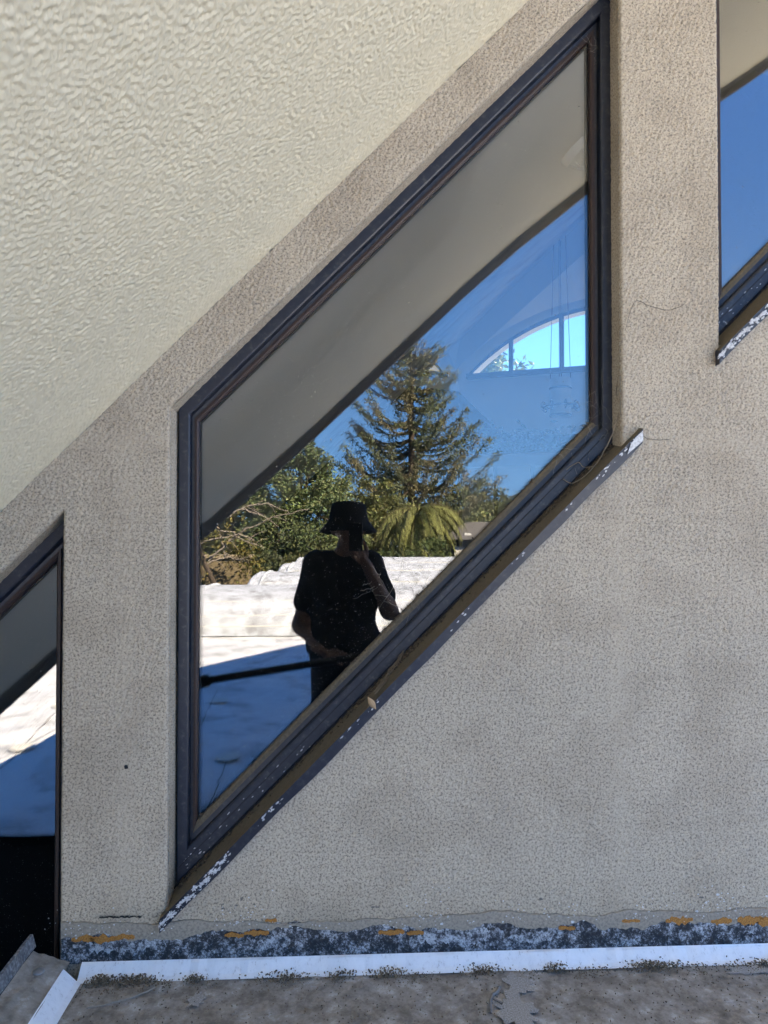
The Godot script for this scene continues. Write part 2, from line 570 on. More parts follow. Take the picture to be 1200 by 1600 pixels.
# ---------------------------------------------------------------- the tall building: wall, soffit, roof, windows
func main_building() -> void:
	var t := thing("stucco_building", "tall building with textured tan stucco wall and parallelogram windows under sloping eave", "building")
	# wall relief, near the camera fine, farther coarser
	var areas := [[-1.05, 1.32, 0.0028, "wall"], [-2.6, -1.05, 0.012, "wall"], [1.32, 2.9, 0.012, "wall"]]
	for a in areas:
		var x0: float = a[0]
		var x1: float = a[1]
		# the grid is made in slanted bands so that every opening edge is a grid line
		var xs := [x0]
		for k in [-1, 0, 1]:
			for x in [XL + PERIOD * k, XR + PERIOD * k]:
				if x > x0 + 0.001 and x < x1 - 0.001: xs.append(x)
		xs.append(x1)
		for i in xs.size() - 1:
			var inside := in_opening((xs[i] + xs[i + 1]) * 0.5, 1.7)
			var bands := [[CT, CS], [-1.6, CB]] if inside else [[-1.6, CS]]
			for bd in bands:
				var ux0: float = xs[i]
				var ux1: float = xs[i + 1]
				var c0: float = maxf(bd[0], 0.42 - ux1) if a[2] < 0.01 else bd[0]
				if ux0 < -0.717: c0 = maxf(bd[0], -0.9 - ux1)
				var c1: float = bd[1]
				if c0 >= c1: continue
				var nu := int((ux1 - ux0) / a[2])
				var nv := int((c1 - c0) / a[2])
				var hf := func(u, w):
					var x: float = lerpf(ux0, ux1, u)
					var c: float = lerpf(c0, c1, w)
					var y := x + c
					var flat := smoothstep(1.0, 2.1, y + 0.35 * n_big.get_noise_2d(x * 2.0, y * 2.0))
					return stucco(x, y, lerpf(0.62, 1.1, flat) * (1.0 + 0.4 * n_big.get_noise_2d(x * 7.0 + 3.0, y * 7.0)), 0.64) - edge_round(x, c) + 0.0025 * n_big.get_noise_2d(x * 3.0, y * 3.0)
				var low: float = 0.44 if ux0 > -0.73 else -1.7
				var kp := func(u, w): return lerpf(ux0, ux1, u) + lerpf(c0, c1, w) > low
				part("wall", relief(Vector3(ux0, ux0 + c0, 0), Vector3(ux1 - ux0, ux1 - ux0, 0), Vector3(0, c1 - c0, 0), nu, nv, Vector3.BACK, hf, kp), M.stucco, t)
	# far ends and back of the wall
	var b := B.new()
	var prev := Vector2(2.9, roof_y(2.9))
	for i in 11:
		var x := 2.9 + 0.3 * (i + 1)
		var q := Vector2(x, roof_y(x))
		b.quad(Vector3(prev.x, -4, 0), Vector3(q.x, -4, 0), Vector3(q.x, q.y, 0), Vector3(prev.x, prev.y, 0))
		prev = q
	# strip between the grid's top line and the flatter part of the roof
	part("wall_end", b.mesh(), M.stucco, t)
	b = B.new()
	b.box(Vector3(1.1, -2.9, -0.1), Vector3(3.58, 6.6, 0.16))
	b.box(Vector3(-1.7, -3.2, -0.1), Vector3(1.9, 3.0, 0.16))
	part("wall_core", b.mesh(), M.plaster, t)
	# reveals of the openings
	for k in [-1, 0, 1]:
		var xl: float = XL + PERIOD * k
		var xr: float = XR + PERIOD * k
		var L := CT - CB
		var rv := func(u, w): return stucco(u * 1.3 + k, w * 0.1, 0.5, 0.7)
		var all := func(_u, _w): return true
		part("reveal", relief(P(xl, CB, -0.0088), Vector3(0, L, 0), Vector3(0, 0, -0.185), 260, 60, Vector3.RIGHT, rv, all), M.stucco, t)
		part("reveal", relief(P(xr, CB, -0.0088), Vector3(0, L, 0), Vector3(0, 0, -0.185), 260, 60, Vector3.LEFT, rv, all), M.stucco, t)
		var W := xr - xl
		part("reveal", relief(P(xl, CT, -0.0088), Vector3(W, W, 0), Vector3(0, 0, -0.185), 320, 60, Vector3(1, -1, 0).normalized(), rv, all), M.stucco, t)
		part("reveal", relief(P(xl, CB, -0.0088), Vector3(W, W, 0), Vector3(0, 0, -0.185), 80, 20, Vector3(-1, 1, 0).normalized(), rv, all), M.stucco, t)
	# inner lining of the wall between the windows
	b = B.new()
	for k in [-2, -1, 0, 1]:
		var xa: float = XR + PERIOD * k
		var xb: float = XL + PERIOD * (k + 1)
		b.quad(P(xb, -3.5, -0.19), P(xa, -3.5, -0.19), P(xa, CS, -0.19), P(xb, CS, -0.19))
	for k in [-1, 0, 1]:
		var xa: float = XL + PERIOD * k
		var xb: float = XR + PERIOD * k
		b.quad(P(xb, -3.5, -0.19), P(xa, -3.5, -0.19), P(xa, CB, -0.19), P(xb, CB, -0.19))
		b.quad(P(xb, CT, -0.19), P(xa, CT, -0.19), P(xa, CS, -0.19), P(xb, CS, -0.19))
	b.quad(Vector3(6.0, -4, -0.19), Vector3(2.372, -4, -0.19), Vector3(2.372, 4.6, -0.19), Vector3(6.0, 6.5, -0.19))
	part("inner_lining", b.mesh(), M.plaster, t)
	# soffit: a fine relief near the camera and a coarser sheet all round
	var sn := Vector3(1, -1, 0).normalized()
	var hs := func(u, w): return stucco(u * 2.05, w * 1.27 + 5.0, 0.9 * (1.0 + 0.25 * n_big.get_noise_2d(u * 11.0, w * 8.0)), 0.56, 0.2)
	part("soffit", relief(P(-0.97, CS, 0.0), Vector3(1.45, 1.45, 0), Vector3(0, 0, 1.27), 660, 410, sn, hs, func(_u, _w): return true), M.soffit, t)
	b = B.new()
	var xsv := [-6.0, -4.0, -3.0, -2.4, -1.95, -1.5, -0.97, -0.85, -0.55, -0.23, 0.1, 0.48, 0.78, 1.0, 1.2, 1.45, 1.7, 2.0, 2.3, 2.65, 3.0, 3.5, 4.0, 4.5, 5.0, 5.5, 6.0, 7.0, 8.0]
	var f := B.new()
	var rf := B.new()
	for i in xsv.size() - 1:
		var xa: float = xsv[i]
		var xb: float = xsv[i + 1]
		var za := edge_z(xa)
		var zb := edge_z(xb)
		var ya := roof_y(xa)
		var yb := roof_y(xb)
		var s0 := 1.27 if xa > -0.98 and xb < 0.49 else 0.0
		b.quad(Vector3(xa, ya, s0), Vector3(xb, yb, s0), Vector3(xb, yb, zb), Vector3(xa, ya, za))
		# fascia board at the outer edge, hanging a hand below the soffit
		var d := 0.085
		var h := 0.1
		f.quad(Vector3(xb, yb - d, zb), Vector3(xa, ya - d, za), Vector3(xa, ya + h, za), Vector3(xb, yb + h, zb))
		f.quad(Vector3(xa, ya - d, za + 0.05), Vector3(xb, yb - d, zb + 0.05), Vector3(xb, yb + h, zb + 0.05), Vector3(xa, ya + h, za + 0.05))
		f.quad(Vector3(xa, ya - d, za), Vector3(xb, yb - d, zb), Vector3(xb, yb - d, zb + 0.05), Vector3(xa, ya - d, za + 0.05))
		f.quad(Vector3(xb, yb + h, zb), Vector3(xa, ya + h, za), Vector3(xa, ya + h, za + 0.05), Vector3(xb, yb + h, zb + 0.05))
		# roof above
		rf.quad(Vector3(xa, ya + 0.085, za), Vector3(xb, yb + 0.085, zb), Vector3(xb, yb + 0.085, -8.0), Vector3(xa, ya + 0.085, -8.0))
	part("soffit", b.mesh(), M.soffit, t)
	part("fascia", f.mesh(), mat(0.10, 0.085, 0.07, 0.8), t, "dark board along the outer edge of the eave")
	part("roof", rf.mesh(), M.roofwhite, t)
	# interior ceiling under the same roof
	b = B.new()
	for i in xsv.size() - 1:
		var xa: float = xsv[i]
		var xb: float = xsv[i + 1]
		if xa < -4.5: continue
		var ea := -edge_z(xa) - 0.42
		var eb := -edge_z(xb) - 0.42
		b.quad(Vector3(xb, roof_y(xb) + 0.02, 0.0), Vector3(xb, roof_y(xb) + 0.02, eb), Vector3(xa, roof_y(xa) + 0.02, ea), Vector3(xa, roof_y(xa) + 0.02, 0.0))
		if roof_y(xb) < 5.6: b.quad(Vector3(xa, roof_y(xa) + 0.02, ea), Vector3(xb, roof_y(xb) + 0.02, eb), Vector3(xb, 5.6, eb), Vector3(xa, 5.6, ea))
	part("ceiling", b.mesh(), M.plaster, t)
	# windows
	for k in [0, -1, 1]:
		var w := Node3D.new()
		w.name = "window"
		t.add_child(w, true)
		w.position = Vector3(PERIOD * k, PERIOD * k, 0)
		w.set_meta("label", ["parallelogram window mirroring a dark figure and a tall conifer", "upper window beside the wide pillar, mirroring plain blue sky", "lower window beside the narrow left pillar, mirroring white roof"][0 if k == 0 else (1 if k == 1 else 2)])
		window(w)

# one frame loop: outer at t = 0, glass edge at t = 1
func loop(t: float) -> Array:
	var l := lerpf(-0.451, -0.402, t)
	var r := lerpf(0.704, 0.646, t)
	var top := lerpf(2.362, 2.273, t)
	var bot := lerpf(1.122, 1.232, t)
	return [l, r, bot, top]

func corners(t: float, z: float) -> Array:    # bottom left, bottom right, top right, top left
	var q := loop(t)
	return [P(q[0], q[2], z), P(q[1], q[2], z), P(q[1], q[3], z), P(q[0], q[3], z)]

func window(w: Node3D) -> void:
	var prof := [[0.0, -0.15], [0.0, -0.071], [0.03, -0.067], [0.08, -0.066], [0.54, -0.066], [0.6, -0.0685], [0.62, -0.094], [0.77, -0.095]]
	var gprof := [[0.77, -0.095], [0.785, -0.086], [0.9, -0.085], [0.97, -0.088], [1.0, -0.099]]
	for side in 4:
		for kind in 2:
			var pr: Array = prof if kind == 0 else gprof
			var b := B.new()
			for i in pr.size() - 1:
				var a: Array = corners(pr[i][0], pr[i][1])
				var c: Array = corners(pr[i + 1][0], pr[i + 1][1])
				var s2 := (side + 1) % 4
				b.quad(a[side], a[s2], c[s2], c[side])
			# seam line along the bottom rail
			part("frame_rail" if kind == 0 else "gasket", b.mesh(), M.navy if kind == 0 else (M.sill if side == 0 else M.gasket), w, "dirt stained lower frame rail" if kind == 0 and side == 0 else "")
	# bead along the sill side of the frame and the black gap under it
	var b := B.new()
	var q := loop(0.0)
	var sn := Vector3(-1, 1, 0).normalized()
	var run := Vector3(1, 1, 0).normalized()
	var bs := Basis(run, sn, Vector3.BACK)
	var a0 := P(q[0], q[2] + 0.040, -0.0652)
	var a1 := P(q[1], q[2] + 0.040, -0.0652)
	b.box((a0 + a1) * 0.5, Vector3((a1 - a0).length() - 0.02, 0.0022, 0.002), bs)
	part("seam", b.mesh(), M.black, w)
	b = B.new()
	var g0 := P(q[0], q[2] - 0.012, -0.11)
	var g1 := P(q[1], q[2] - 0.012, -0.11)
	b.box((g0 + g1) * 0.5, Vector3((g1 - g0).length(), 0.017, 0.09), bs)
	part("gap_filler", b.mesh(), M.black, w)
	# sealed glazing unit: three panes, each a real slab
	for z in [ZG, ZG - 0.012, ZG - 0.024]:
		b = B.new()
		var f: Array = corners(0.9, z)
		var k: Array = corners(0.9, z - 0.004)
		b.quad(f[0], f[1], f[2], f[3])
		b.quad(k[3], k[2], k[1], k[0])
		part("glass_pane", b.mesh(), M.glass, w)
	# inside frame behind the glass
	b = B.new()
	for side in 4:
		var a: Array = corners(0.93, -0.131)
		var c: Array = corners(0.35, -0.131)
		var d: Array = corners(0.35, -0.145)
		var s2 := (side + 1) % 4
		b.quad(a[s2], a[side], c[side], c[s2])
		var e2: Array = corners(0.93, -0.145)
		b.quad(e2[side], a[side], a[s2], e2[s2])
		b.quad(c[side], c[s2], d[s2], d[side])
	part("inner_frame", b.mesh(), M.innerframe, w)
	# metal sill: dirty top, painted drip edge that runs past the opening
	b = B.new()
	var xa := -0.4695
	var xb := 0.742
	var N := 60
	for i in N:
		var x0 := lerpf(XL + 0.002, XR - 0.002, float(i) / N)
		var x1 := lerpf(XL + 0.002, XR - 0.002, float(i + 1) / N)
		b.quad(P(x0, 1.107, 0.0), P(x1, 1.107, 0.0), P(x1, 1.128, -0.12), P(x0, 1.128, -0.12))
	for i in N:
		var x0 := lerpf(xa, xb, float(i) / N)
		var x1 := lerpf(xa, xb, float(i + 1) / N)
		var w0 := 0.0015 * n_big.get_noise_2d(x0 * 9.0, 3.0)
		var w1 := 0.0015 * n_big.get_noise_2d(x1 * 9.0, 3.0)
		b.quad(P(x0, 1.102, 0.023 + w0), P(x1, 1.102, 0.023 + w1), P(x1, 1.107, 0.0), P(x0, 1.107, 0.0))
	part("sill_plate", b.mesh(), M.sill, w, "sloping sill plate caked with brown dirt")
	b = B.new()
	for i in N:
		var x0 := lerpf(xa, xb, float(i) / N)
		var x1 := lerpf(xa, xb, float(i + 1) / N)
		var w0 := 0.0015 * n_big.get_noise_2d(x0 * 9.0, 3.0)
		var w1 := 0.0015 * n_big.get_noise_2d(x1 * 9.0, 3.0)
		var t0 := 0.004 * n_big.get_noise_2d(x0 * 6.0, 8.0)
		var t1 := 0.004 * n_big.get_noise_2d(x1 * 6.0, 8.0)
		b.quad(P(x0, 1.068 + t0, 0.021 + w0), P(x1, 1.068 + t1, 0.021 + w1), P(x1, 1.1025, 0.0245 + w1), P(x0, 1.1025, 0.0245 + w0))
		b.quad(P(x0, 1.068 + t0, 0.004), P(x1, 1.068 + t1, 0.004), P(x1, 1.068 + t1, 0.021 + w1), P(x0, 1.068 + t0, 0.021 + w0))
	b.quad(P(xb, 1.068, 0.021), P(xb, 1.068, 0.0), P(xb, 1.107, 0.0), P(xb, 1.1025, 0.0245))
	b.quad(P(xa, 1.068, 0.0), P(xa, 1.068, 0.021), P(xa, 1.1025, 0.0245), P(xa, 1.107, 0.0))
	part("drip_edge", b.mesh(), M.navy, w, "dark blue drip edge with peeling white paint")
	# dust and droppings on the glass
	b = B.new()
	for i in 4200:
		var u := rng.randf()
		var c := lerpf(1.25, 2.26, pow(rng.randf(), 1.6))
		var x := lerpf(-0.395, 0.64, u)
		var s := rng.randf_range(0.0002, 0.0007) if rng.randf() < 0.985 else rng.randf_range(0.0008, 0.0017)
		var p := P(x, c, ZG + 0.0008)
		var an := rng.randf() * TAU
		var dx := Vector3(cos(an), sin(an), 0) * s * rng.randf_range(0.8, 1.6)
		var dy := Vector3(-sin(an), cos(an), 0) * s
		b.quad(p - dx - dy, p + dx - dy * 0.6, p + dx * 0.7 + dy, p - dx * 0.8 + dy * 0.9)
	var du := part("dust_specks", b.mesh(), mat(0.24, 0.22, 0.19, 0.95), w)
	du.set_meta("kind", "stuff")
	# paint that has flaked off the drip edge and the frame
	b = B.new()
	var fl := B.new()
	for i in 12:        # larger slivers where the paint has lifted near the lower tip
		var x := -0.46 + 0.013 * i + rng.randf_range(-0.004, 0.004)
		var pts := []
		var L := rng.randf_range(0.008, 0.017)
		for j in 26:
			var an := TAU * j / 26
			var kk := 0.8 + 0.6 * n_big.get_noise_2d(cos(an) * 3.0 + x * 70.0, sin(an) * 3.0) + rng.randf_range(-0.1, 0.1)
			pts.append(P(x, 1.088 + 0.006 * sin(i * 2.3), 0.0266) + run * cos(an) * L * kk + sn * sin(an) * 0.0055 * kk)
		fl.patch(pts, Vector3.BACK, 0.0006)
	for i in 120:
		var x := 0.0
		var r := rng.randf()
		if r < 0.5: x = -0.467 + 0.17 * pow(rng.randf(), 1.3)
		elif r < 0.62: x = rng.randf_range(0.62, 0.74)
		else: x = [-0.22, -0.19, 0.0, 0.06, 0.28, 0.42, 0.55][rng.randi() % 7] + rng.randfn(0, 0.012)
		x = clampf(x, -0.466, 0.738)
		var c := rng.randf_range(1.073, 1.1) if r < 0.5 else 1.1 - absf(rng.randfn(0, 0.006))
		var L := rng.randf_range(0.001, 0.0065)
		var pts := []
		for j in 9:
			var an := TAU * j / 9
			pts.append(P(x, c, 0.0268) + run * cos(an) * L * rng.randf_range(0.4, 1.3) + sn * sin(an) * minf(L * 0.4, 0.0022) * rng.randf_range(0.3, 1.3))
		fl.patch(pts, Vector3.BACK, 0.0004)
	for i in 80:
		var onb := rng.randf() < 0.45
		var p := Vector3.ZERO
		if onb: p = P(lerpf(-0.43, -0.1, pow(rng.randf(), 1.8)), q[2] + rng.randf_range(0.008, 0.05), -0.0655)
		else: p = P(0.25 + 0.42 * rng.randf(), 2.362 - absf(rng.randfn(0, 0.006)), -0.0655)
		var L := rng.randf_range(0.0008, 0.004) * (1.0 if onb else 1.5)
		var pts := []
		for j in 7:
			var an := TAU * j / 7
			pts.append(p + run * cos(an) * L * rng.randf_range(0.5, 1.6) + sn * sin(an) * minf(L * 0.4, 0.0016) * rng.randf_range(0.4, 1.2))
		fl.patch(pts, Vector3.BACK, 0.0003)
	# the large bare patch at the upper tip
	fl.patch([P(0.70, 1.078, 0.0266), P(0.741, 1.072, 0.0266), P(0.741, 1.098, 0.0266), P(0.722, 1.1, 0.0266), P(0.708, 1.094, 0.0266)], Vector3.BACK, 0.0008)
	var pf := part("paint_flakes", fl.mesh(), M.flake, w)
	pf.set_meta("kind", "stuff")

# ---------------------------------------------------------------- the hall behind the glass
func interior() -> void:
	var b := B.new()
	b.quad(Vector3(-6, -3.4, -0.3), Vector3(7, -3.4, -0.3), Vector3(7, -3.4, -9), Vector3(-6, -3.4, -9))
	setting("hall_floor", b.mesh(), M.floor, "dark wooden floor of the hall behind the windows")
	var corner := Vector3(1.36, 0, -7.2)
	var H := 3.49
	for s in [1, -1]:
		var ang := deg_to_rad(22.0 if s > 0 else 28.0)
		var dir := Vector3(cos(ang) * s, 0, sin(ang))
		var inw := Vector3(-sin(ang) * s, 0, cos(ang))     # into the room, towards the camera
		var W := 6.2
		var half := 1.75
		var cen := (0.12 if s > 0 else 0.22) + half
		var rise := 0.75
		b = B.new()
		var seg := 40
		var R := (half * half + rise * rise) / (2.0 * rise)
		var arc := func(w): return H + sqrt(maxf(0.0, R * R - (w - cen) * (w - cen))) - (R - rise)
		var pt := func(w, y, d): return corner + dir * w + inw * d + Vector3(0, y, 0)
		var top := 5.6
		var put := func(bb, p0, p1, p2, p3):
			if s > 0: bb.quad(p0, p1, p2, p3)
			else: bb.quad(p1, p0, p3, p2)
		var wood := B.new()
		if s > 0:
			put.call(wood, pt.call(0.0, -3.4, 0), pt.call(0.6, -3.4, 0), pt.call(0.6, 2.7, 0), pt.call(0.0, 3.3, 0))
			put.call(wood, pt.call(0.6, -3.4, 0), pt.call(W, -3.4, 0), pt.call(W, 2.65, 0), pt.call(0.6, 2.7, 0))
			put.call(b, pt.call(0.0, 3.3, 0), pt.call(0.6, 2.7, 0), pt.call(0.6, H, 0), pt.call(0.0, H, 0))
			put.call(b, pt.call(0.6, 2.7, 0), pt.call(W, 2.65, 0), pt.call(W, H, 0), pt.call(0.6, H, 0))
		else:
			put.call(wood, pt.call(0.0, -3.4, 0), pt.call(W, -3.4, 0), pt.call(W, 3.3, 0), pt.call(0.0, 3.3, 0))
			put.call(b, pt.call(0.0, 3.3, 0), pt.call(W, 3.3, 0), pt.call(W, H, 0), pt.call(0.0, H, 0))
		setting("wood_panelling", wood.mesh(), M.darkwood, "dark panelling on the lower far wall of the hall" if s > 0 else "dark panelling on the left far wall of the hall")
		put.call(b, pt.call(0.0, H, 0), pt.call(cen - half, H, 0), pt.call(cen - half, top, 0), pt.call(0.0, top, 0))
		put.call(b, pt.call(cen + half, H, 0), pt.call(W, H, 0), pt.call(W, top, 0), pt.call(cen + half, top, 0))
		var fr := B.new()
		var va := B.new()
		for i in seg:
			var w0 := cen - half + 2.0 * half * i / seg
			var w1 := cen - half + 2.0 * half * (i + 1) / seg
			put.call(b, pt.call(w0, arc.call(w0), 0), pt.call(w1, arc.call(w1), 0), pt.call(w1, top, 0), pt.call(w0, top, 0))
			put.call(b, pt.call(w0, arc.call(w0), -0.3), pt.call(w1, arc.call(w1), -0.3), pt.call(w1, arc.call(w1), 0), pt.call(w0, arc.call(w0), 0))
			var e0: float = arc.call(w0)
			var e1: float = arc.call(w1)
			put.call(fr, pt.call(w0, e0 - 0.045, 0.01), pt.call(w1, e1 - 0.045, 0.01), pt.call(w1, e1 + 0.005, 0.012), pt.call(w0, e0 + 0.005, 0.012))
			# vault cell springing from the arch into the room
			for j in 8:
				var d0 := 0.05 + 2.6 * j / 8.0
				var d1 := 0.05 + 2.6 * (j + 1) / 8.0
				var g0 := 1.0 + d0 * 0.16
				var g1 := 1.0 + d1 * 0.16
				var y00 := H + (e0 - H + 0.06) * g0 + d0 * 0.34
				var y10 := H + (e1 - H + 0.06) * g0 + d0 * 0.34
				var y01 := H + (e0 - H + 0.06) * g1 + d1 * 0.34
				var y11 := H + (e1 - H + 0.06) * g1 + d1 * 0.34
				var c0 := cen + (w0 - cen) * 1.08
				var c1 := cen + (w1 - cen) * 1.08
				put.call(va, pt.call(c0, y00, d0), pt.call(c1, y10, d0), pt.call(c1, y11, d1), pt.call(c0, y01, d1))
		setting("hall_wall", b.mesh(), M.plaster, "white far wall of the hall with an arched opening" if s > 0 else "white left far wall of the hall with an arched opening")
		setting("hall_vault", va.mesh(), M.plaster, "white vault over the arched clerestory window" if s > 0 else "white vault over the left arched clerestory window")
		# the arched window itself
		var w := thing("arched_window", "wide arched clerestory window with blue sky behind it" if s > 0 else "smaller seen arched clerestory window with leaves behind it", "window", corner)
		fr.v = shift(fr.v, -corner)
		part("frame", fr.mesh(), M.innerframe, w)
		for x in [0.67, 1.29, 1.91, 2.53, 3.15]:
			var mb := B.new()
			var y1: float = arc.call(x)
			mb.box(dir * x + inw * -0.02 + Vector3(0, (H + y1) * 0.5, 0), Vector3(0.05, y1 - H - 0.02, 0.06), Basis(dir * s, Vector3.UP, inw))
			part("mullion", mb.mesh(), M.innerframe, w)
		var sb := B.new()
		sb.box(dir * cen + inw * 0.03 + Vector3(0, H - 0.02, 0), Vector3(half * 2, 0.06, 0.1), Basis(dir * s, Vector3.UP, inw))
		part("bottom_rail", sb.mesh(), M.innerframe, w)
		var gp := B.new()
		for i in seg:
			var w0 := cen - half + 2.0 * half * i / seg
			var w1 := cen - half + 2.0 * half * (i + 1) / seg
			var o := -corner
			put.call(gp, pt.call(w0, H, -0.04) + o, pt.call(w1, H, -0.04) + o, pt.call(w1, arc.call(w1), -0.04) + o, pt.call(w0, arc.call(w0), -0.04) + o)
		part("glass_pane", gp.mesh(), M.glass, w)
	# side walls that close the hall
	b = B.new()
	b.quad(Vector3(7.0, -3.4, 0), Vector3(7.0, -3.4, -9), Vector3(7.0, 5.6, -9), Vector3(7.0, 5.6, 0))
	b.quad(Vector3(-4.2, -3.4, -9), Vector3(-4.2, -3.4, 0), Vector3(-4.2, 5.6, 0), Vector3(-4.2, 5.6, -9))
	setting("hall_wall", b.mesh(), M.darkwood, "plain dark side walls of the hall")
	b = B.new()
	b.quad(Vector3(7.2, 5.6, -1.4), Vector3(-4.4, 5.6, -1.4), Vector3(-4.4, 5.6, -9.0), Vector3(7.2, 5.6, -9.0))
	setting("hall_ceiling", b.mesh(), M.plaster, "high white ceiling of the hall")
	# round ceiling lamp with white hoops
	var lp := thing("ceiling_lamp", "white ring lamp with thin hoops under the sloping ceiling inside", "lamp", Vector3(1.25, 3.69, -2.1))
	var tl := Basis(Vector3(0, 0, 1), deg_to_rad(45.0))
	b = B.new()
	b.lathe(Vector3.ZERO, [Vector2(0.0, -0.03), Vector2(0.075, -0.03), Vector2(0.085, -0.02), Vector2(0.088, 0.02)], 28, 1, 1, tl)
	part("base", b.mesh(), M.plaster, lp)
	for k in 2:
		b = B.new()
		var pa := []
		var ra := []
		for i in 15:
			var w := PI * i / 14.0
			pa.append(tl * Vector3(cos(w) * 0.07, -0.03 - sin(w) * 0.08, 0.0).rotated(Vector3.UP, k * 1.5))
			ra.append(0.004)
		b.tube(pa, ra, 6)
		part("hoop", b.mesh(), M.plaster, lp)
	# chandelier with a white drum, an iron ring and suspension wires
	var ch := thing("chandelier", "iron ring chandelier with white drum hanging on thin wires inside", "chandelier", Vector3(2.085, 2.73, -5.2))
	b = B.new()
	b.lathe(Vector3(0, -0.05, 0), [Vector2(0.10, 0.0), Vector2(0.105, 0.02), Vector2(0.105, 0.36), Vector2(0.10, 0.38)], 24)
	part("drum", b.mesh(), M.plaster, ch)
	for y in [0.22, -0.05]:
		b = B.new()
		b.lathe(Vector3(0, y, 0), [Vector2(0.108, 0.0), Vector2(0.112, 0.01), Vector2(0.108, 0.02)], 24)
		part("band", b.mesh(), M.innerframe, ch)
	b = B.new()
	var ring := []
	var rr := []
	for i in 33:
		ring.append(Vector3(cos(TAU * i / 32) * 0.17, 0.05, sin(TAU * i / 32) * 0.17)); rr.append(0.011)
	b.tube(ring, rr, 6, false)
	part("iron_ring", b.mesh(), M.innerframe, ch)
	for i in 8:
		b = B.new()
		var w := TAU * i / 8
		var pa := []
		var ra := []
		for j in 9:
			var q := TAU * j / 8.0
			pa.append(Vector3(cos(w) * (0.17 + 0.025 * cos(q)), 0.05 + 0.045 * sin(q), sin(w) * (0.17 + 0.025 * cos(q)))); ra.append(0.006)
		b.tube(pa, ra, 5)
		part("scroll", b.mesh(), M.innerframe, ch)
	for i in 4:
		b = B.new()
		var w := TAU * i / 4 + 0.4
		b.tube([Vector3(cos(w) * 0.1, 0.33, sin(w) * 0.1), Vector3(cos(w) * 0.03, 2.6, sin(w) * 0.03)], [0.003, 0.003], 5)
		part("wire", b.mesh(), M.innerframe, ch)
	# two track spotlights under the left vault
	for k in 2:
		var sp := thing("spotlight", "small metal spotlight under the vault edge inside, " + ("upper of the pair" if k == 0 else "lower of the pair"), "spotlight", [Vector3(1.065, 3.94, -6.0), Vector3(0.815, 3.75, -6.0)][k])
		b = B.new()
		b.lathe(Vector3.ZERO, [Vector2(0.02, -0.09), Vector2(0.075, -0.08), Vector2(0.08, 0.0), Vector2(0.045, 0.09), Vector2(0.0, 0.1)], 16, 1, 1, Basis(Vector3(0, 0, 1), -0.7))
		part("head", b.mesh(), mat(0.5, 0.5, 0.5, 0.3, 0.8), sp)
		b = B.new()
		b.tube([Vector3(0, 0.08, 0), Vector3(-0.03, 0.3, 0)], [0.012, 0.012], 6)
		part("arm", b.mesh(), M.innerframe, sp)
	# a tall cupboard with plants on top, seen very faintly
	var cb := thing("cupboard", "tall pale cupboard with pale doors standing by far wall", "cupboard", Vector3(2.1, -3.4, -6.2))
	b = B.new()
	b.bevel(Vector3(0, 2.9, 0), Vector3(1.7, 5.8, 0.5), 0.02, Basis(Vector3.UP, deg_to_rad(-22)))
	part("carcass", b.mesh(), mat(0.3, 0.29, 0.27, 0.7), cb)
	for i in 4:
		b = B.new()
		b.bevel(Basis(Vector3.UP, deg_to_rad(-22)) * Vector3(-0.62 + 0.41 * i, 3.0, 0.262), Vector3(0.37, 5.3, 0.024), 0.006, Basis(Vector3.UP, deg_to_rad(-22)))
		part("door", b.mesh(), mat(0.6, 0.59, 0.56, 0.7), cb)
	var pl := thing("potted_plants", "trailing green plant lying along the top of the cupboard", "plant", Vector3(2.1, 2.4, -6.2))
	b = B.new()
	for i in 700:
		leaf(b, Basis(Vector3.UP, deg_to_rad(-22)) * Vector3(rng.randf_range(-0.85, 0.85), 0.02 + absf(rng.randfn(0, 0.12)), rng.randf_range(-0.2, 0.25)), 0.05, Color(0.05, 0.08, 0.04))
	var fo := part("foliage", b.mesh(), M.leaf, pl)
	fo.set_meta("kind", "stuff")
	# the tree outside the arched windows
	tree("garden_tree", "leafy tree standing outside the arched clerestory windows", Vector3(2.6, -4, -18), 10.2, [[Vector3(0.3, 9.3, 0), 1.5], [Vector3(1.3, 9.5, 0), 1.35], [Vector3(1.9, 8.8, 0), 1.2], [Vector3(0.8, 10.0, 0), 1.0], [Vector3(-0.9, 9.8, 0), 1.5], [Vector3(-2.2, 10.2, 0), 1.6], [Vector3(0.0, 7.8, 0), 1.8], [Vector3(-2.2, 8.4, 0), 1.8]], 18000, 0.1, Color(0.11, 0.14, 0.045), "")

func shift(a: PackedVector3Array, d: Vector3) -> PackedVector3Array:
	var o := PackedVector3Array()
	for p in a: o.append(p + d)
	return o

# ---------------------------------------------------------------- wall base and the metal pan
func ragged(x0: float, x1: float, n: int, y0: float, amp: float, freq: float, sd: float) -> Array:
	var a := []
	for i in n + 1:
		var x := lerpf(x0, x1, float(i) / n)
		a.append(Vector2(x, y0 + amp * (n_big.get_noise_2d(x * freq, sd) + 0.5 * n_big.get_noise_2d(x * freq * 3.1, sd + 4.0) + 0.25 * n_big.get_noise_2d(x * freq * 9.0, sd + 9.0))))
	return a

func band(b: B, lo: Array, hi: Array, z: float, th: float) -> void:
	for i in lo.size() - 1:
		var a := Vector3(lo[i].x, lo[i].y, z + th)
		var c := Vector3(lo[i + 1].x, lo[i + 1].y, z + th)
		var d := Vector3(hi[i + 1].x, hi[i + 1].y, z + th)
		var e := Vector3(hi[i].x, hi[i].y, z + th)
		b.quad(a, c, d, e)
		b.quad(e, d, d - Vector3(0, 0, th), e - Vector3(0, 0, th))
		b.quad(a - Vector3(0, 0, th), c - Vector3(0, 0, th), c, a)

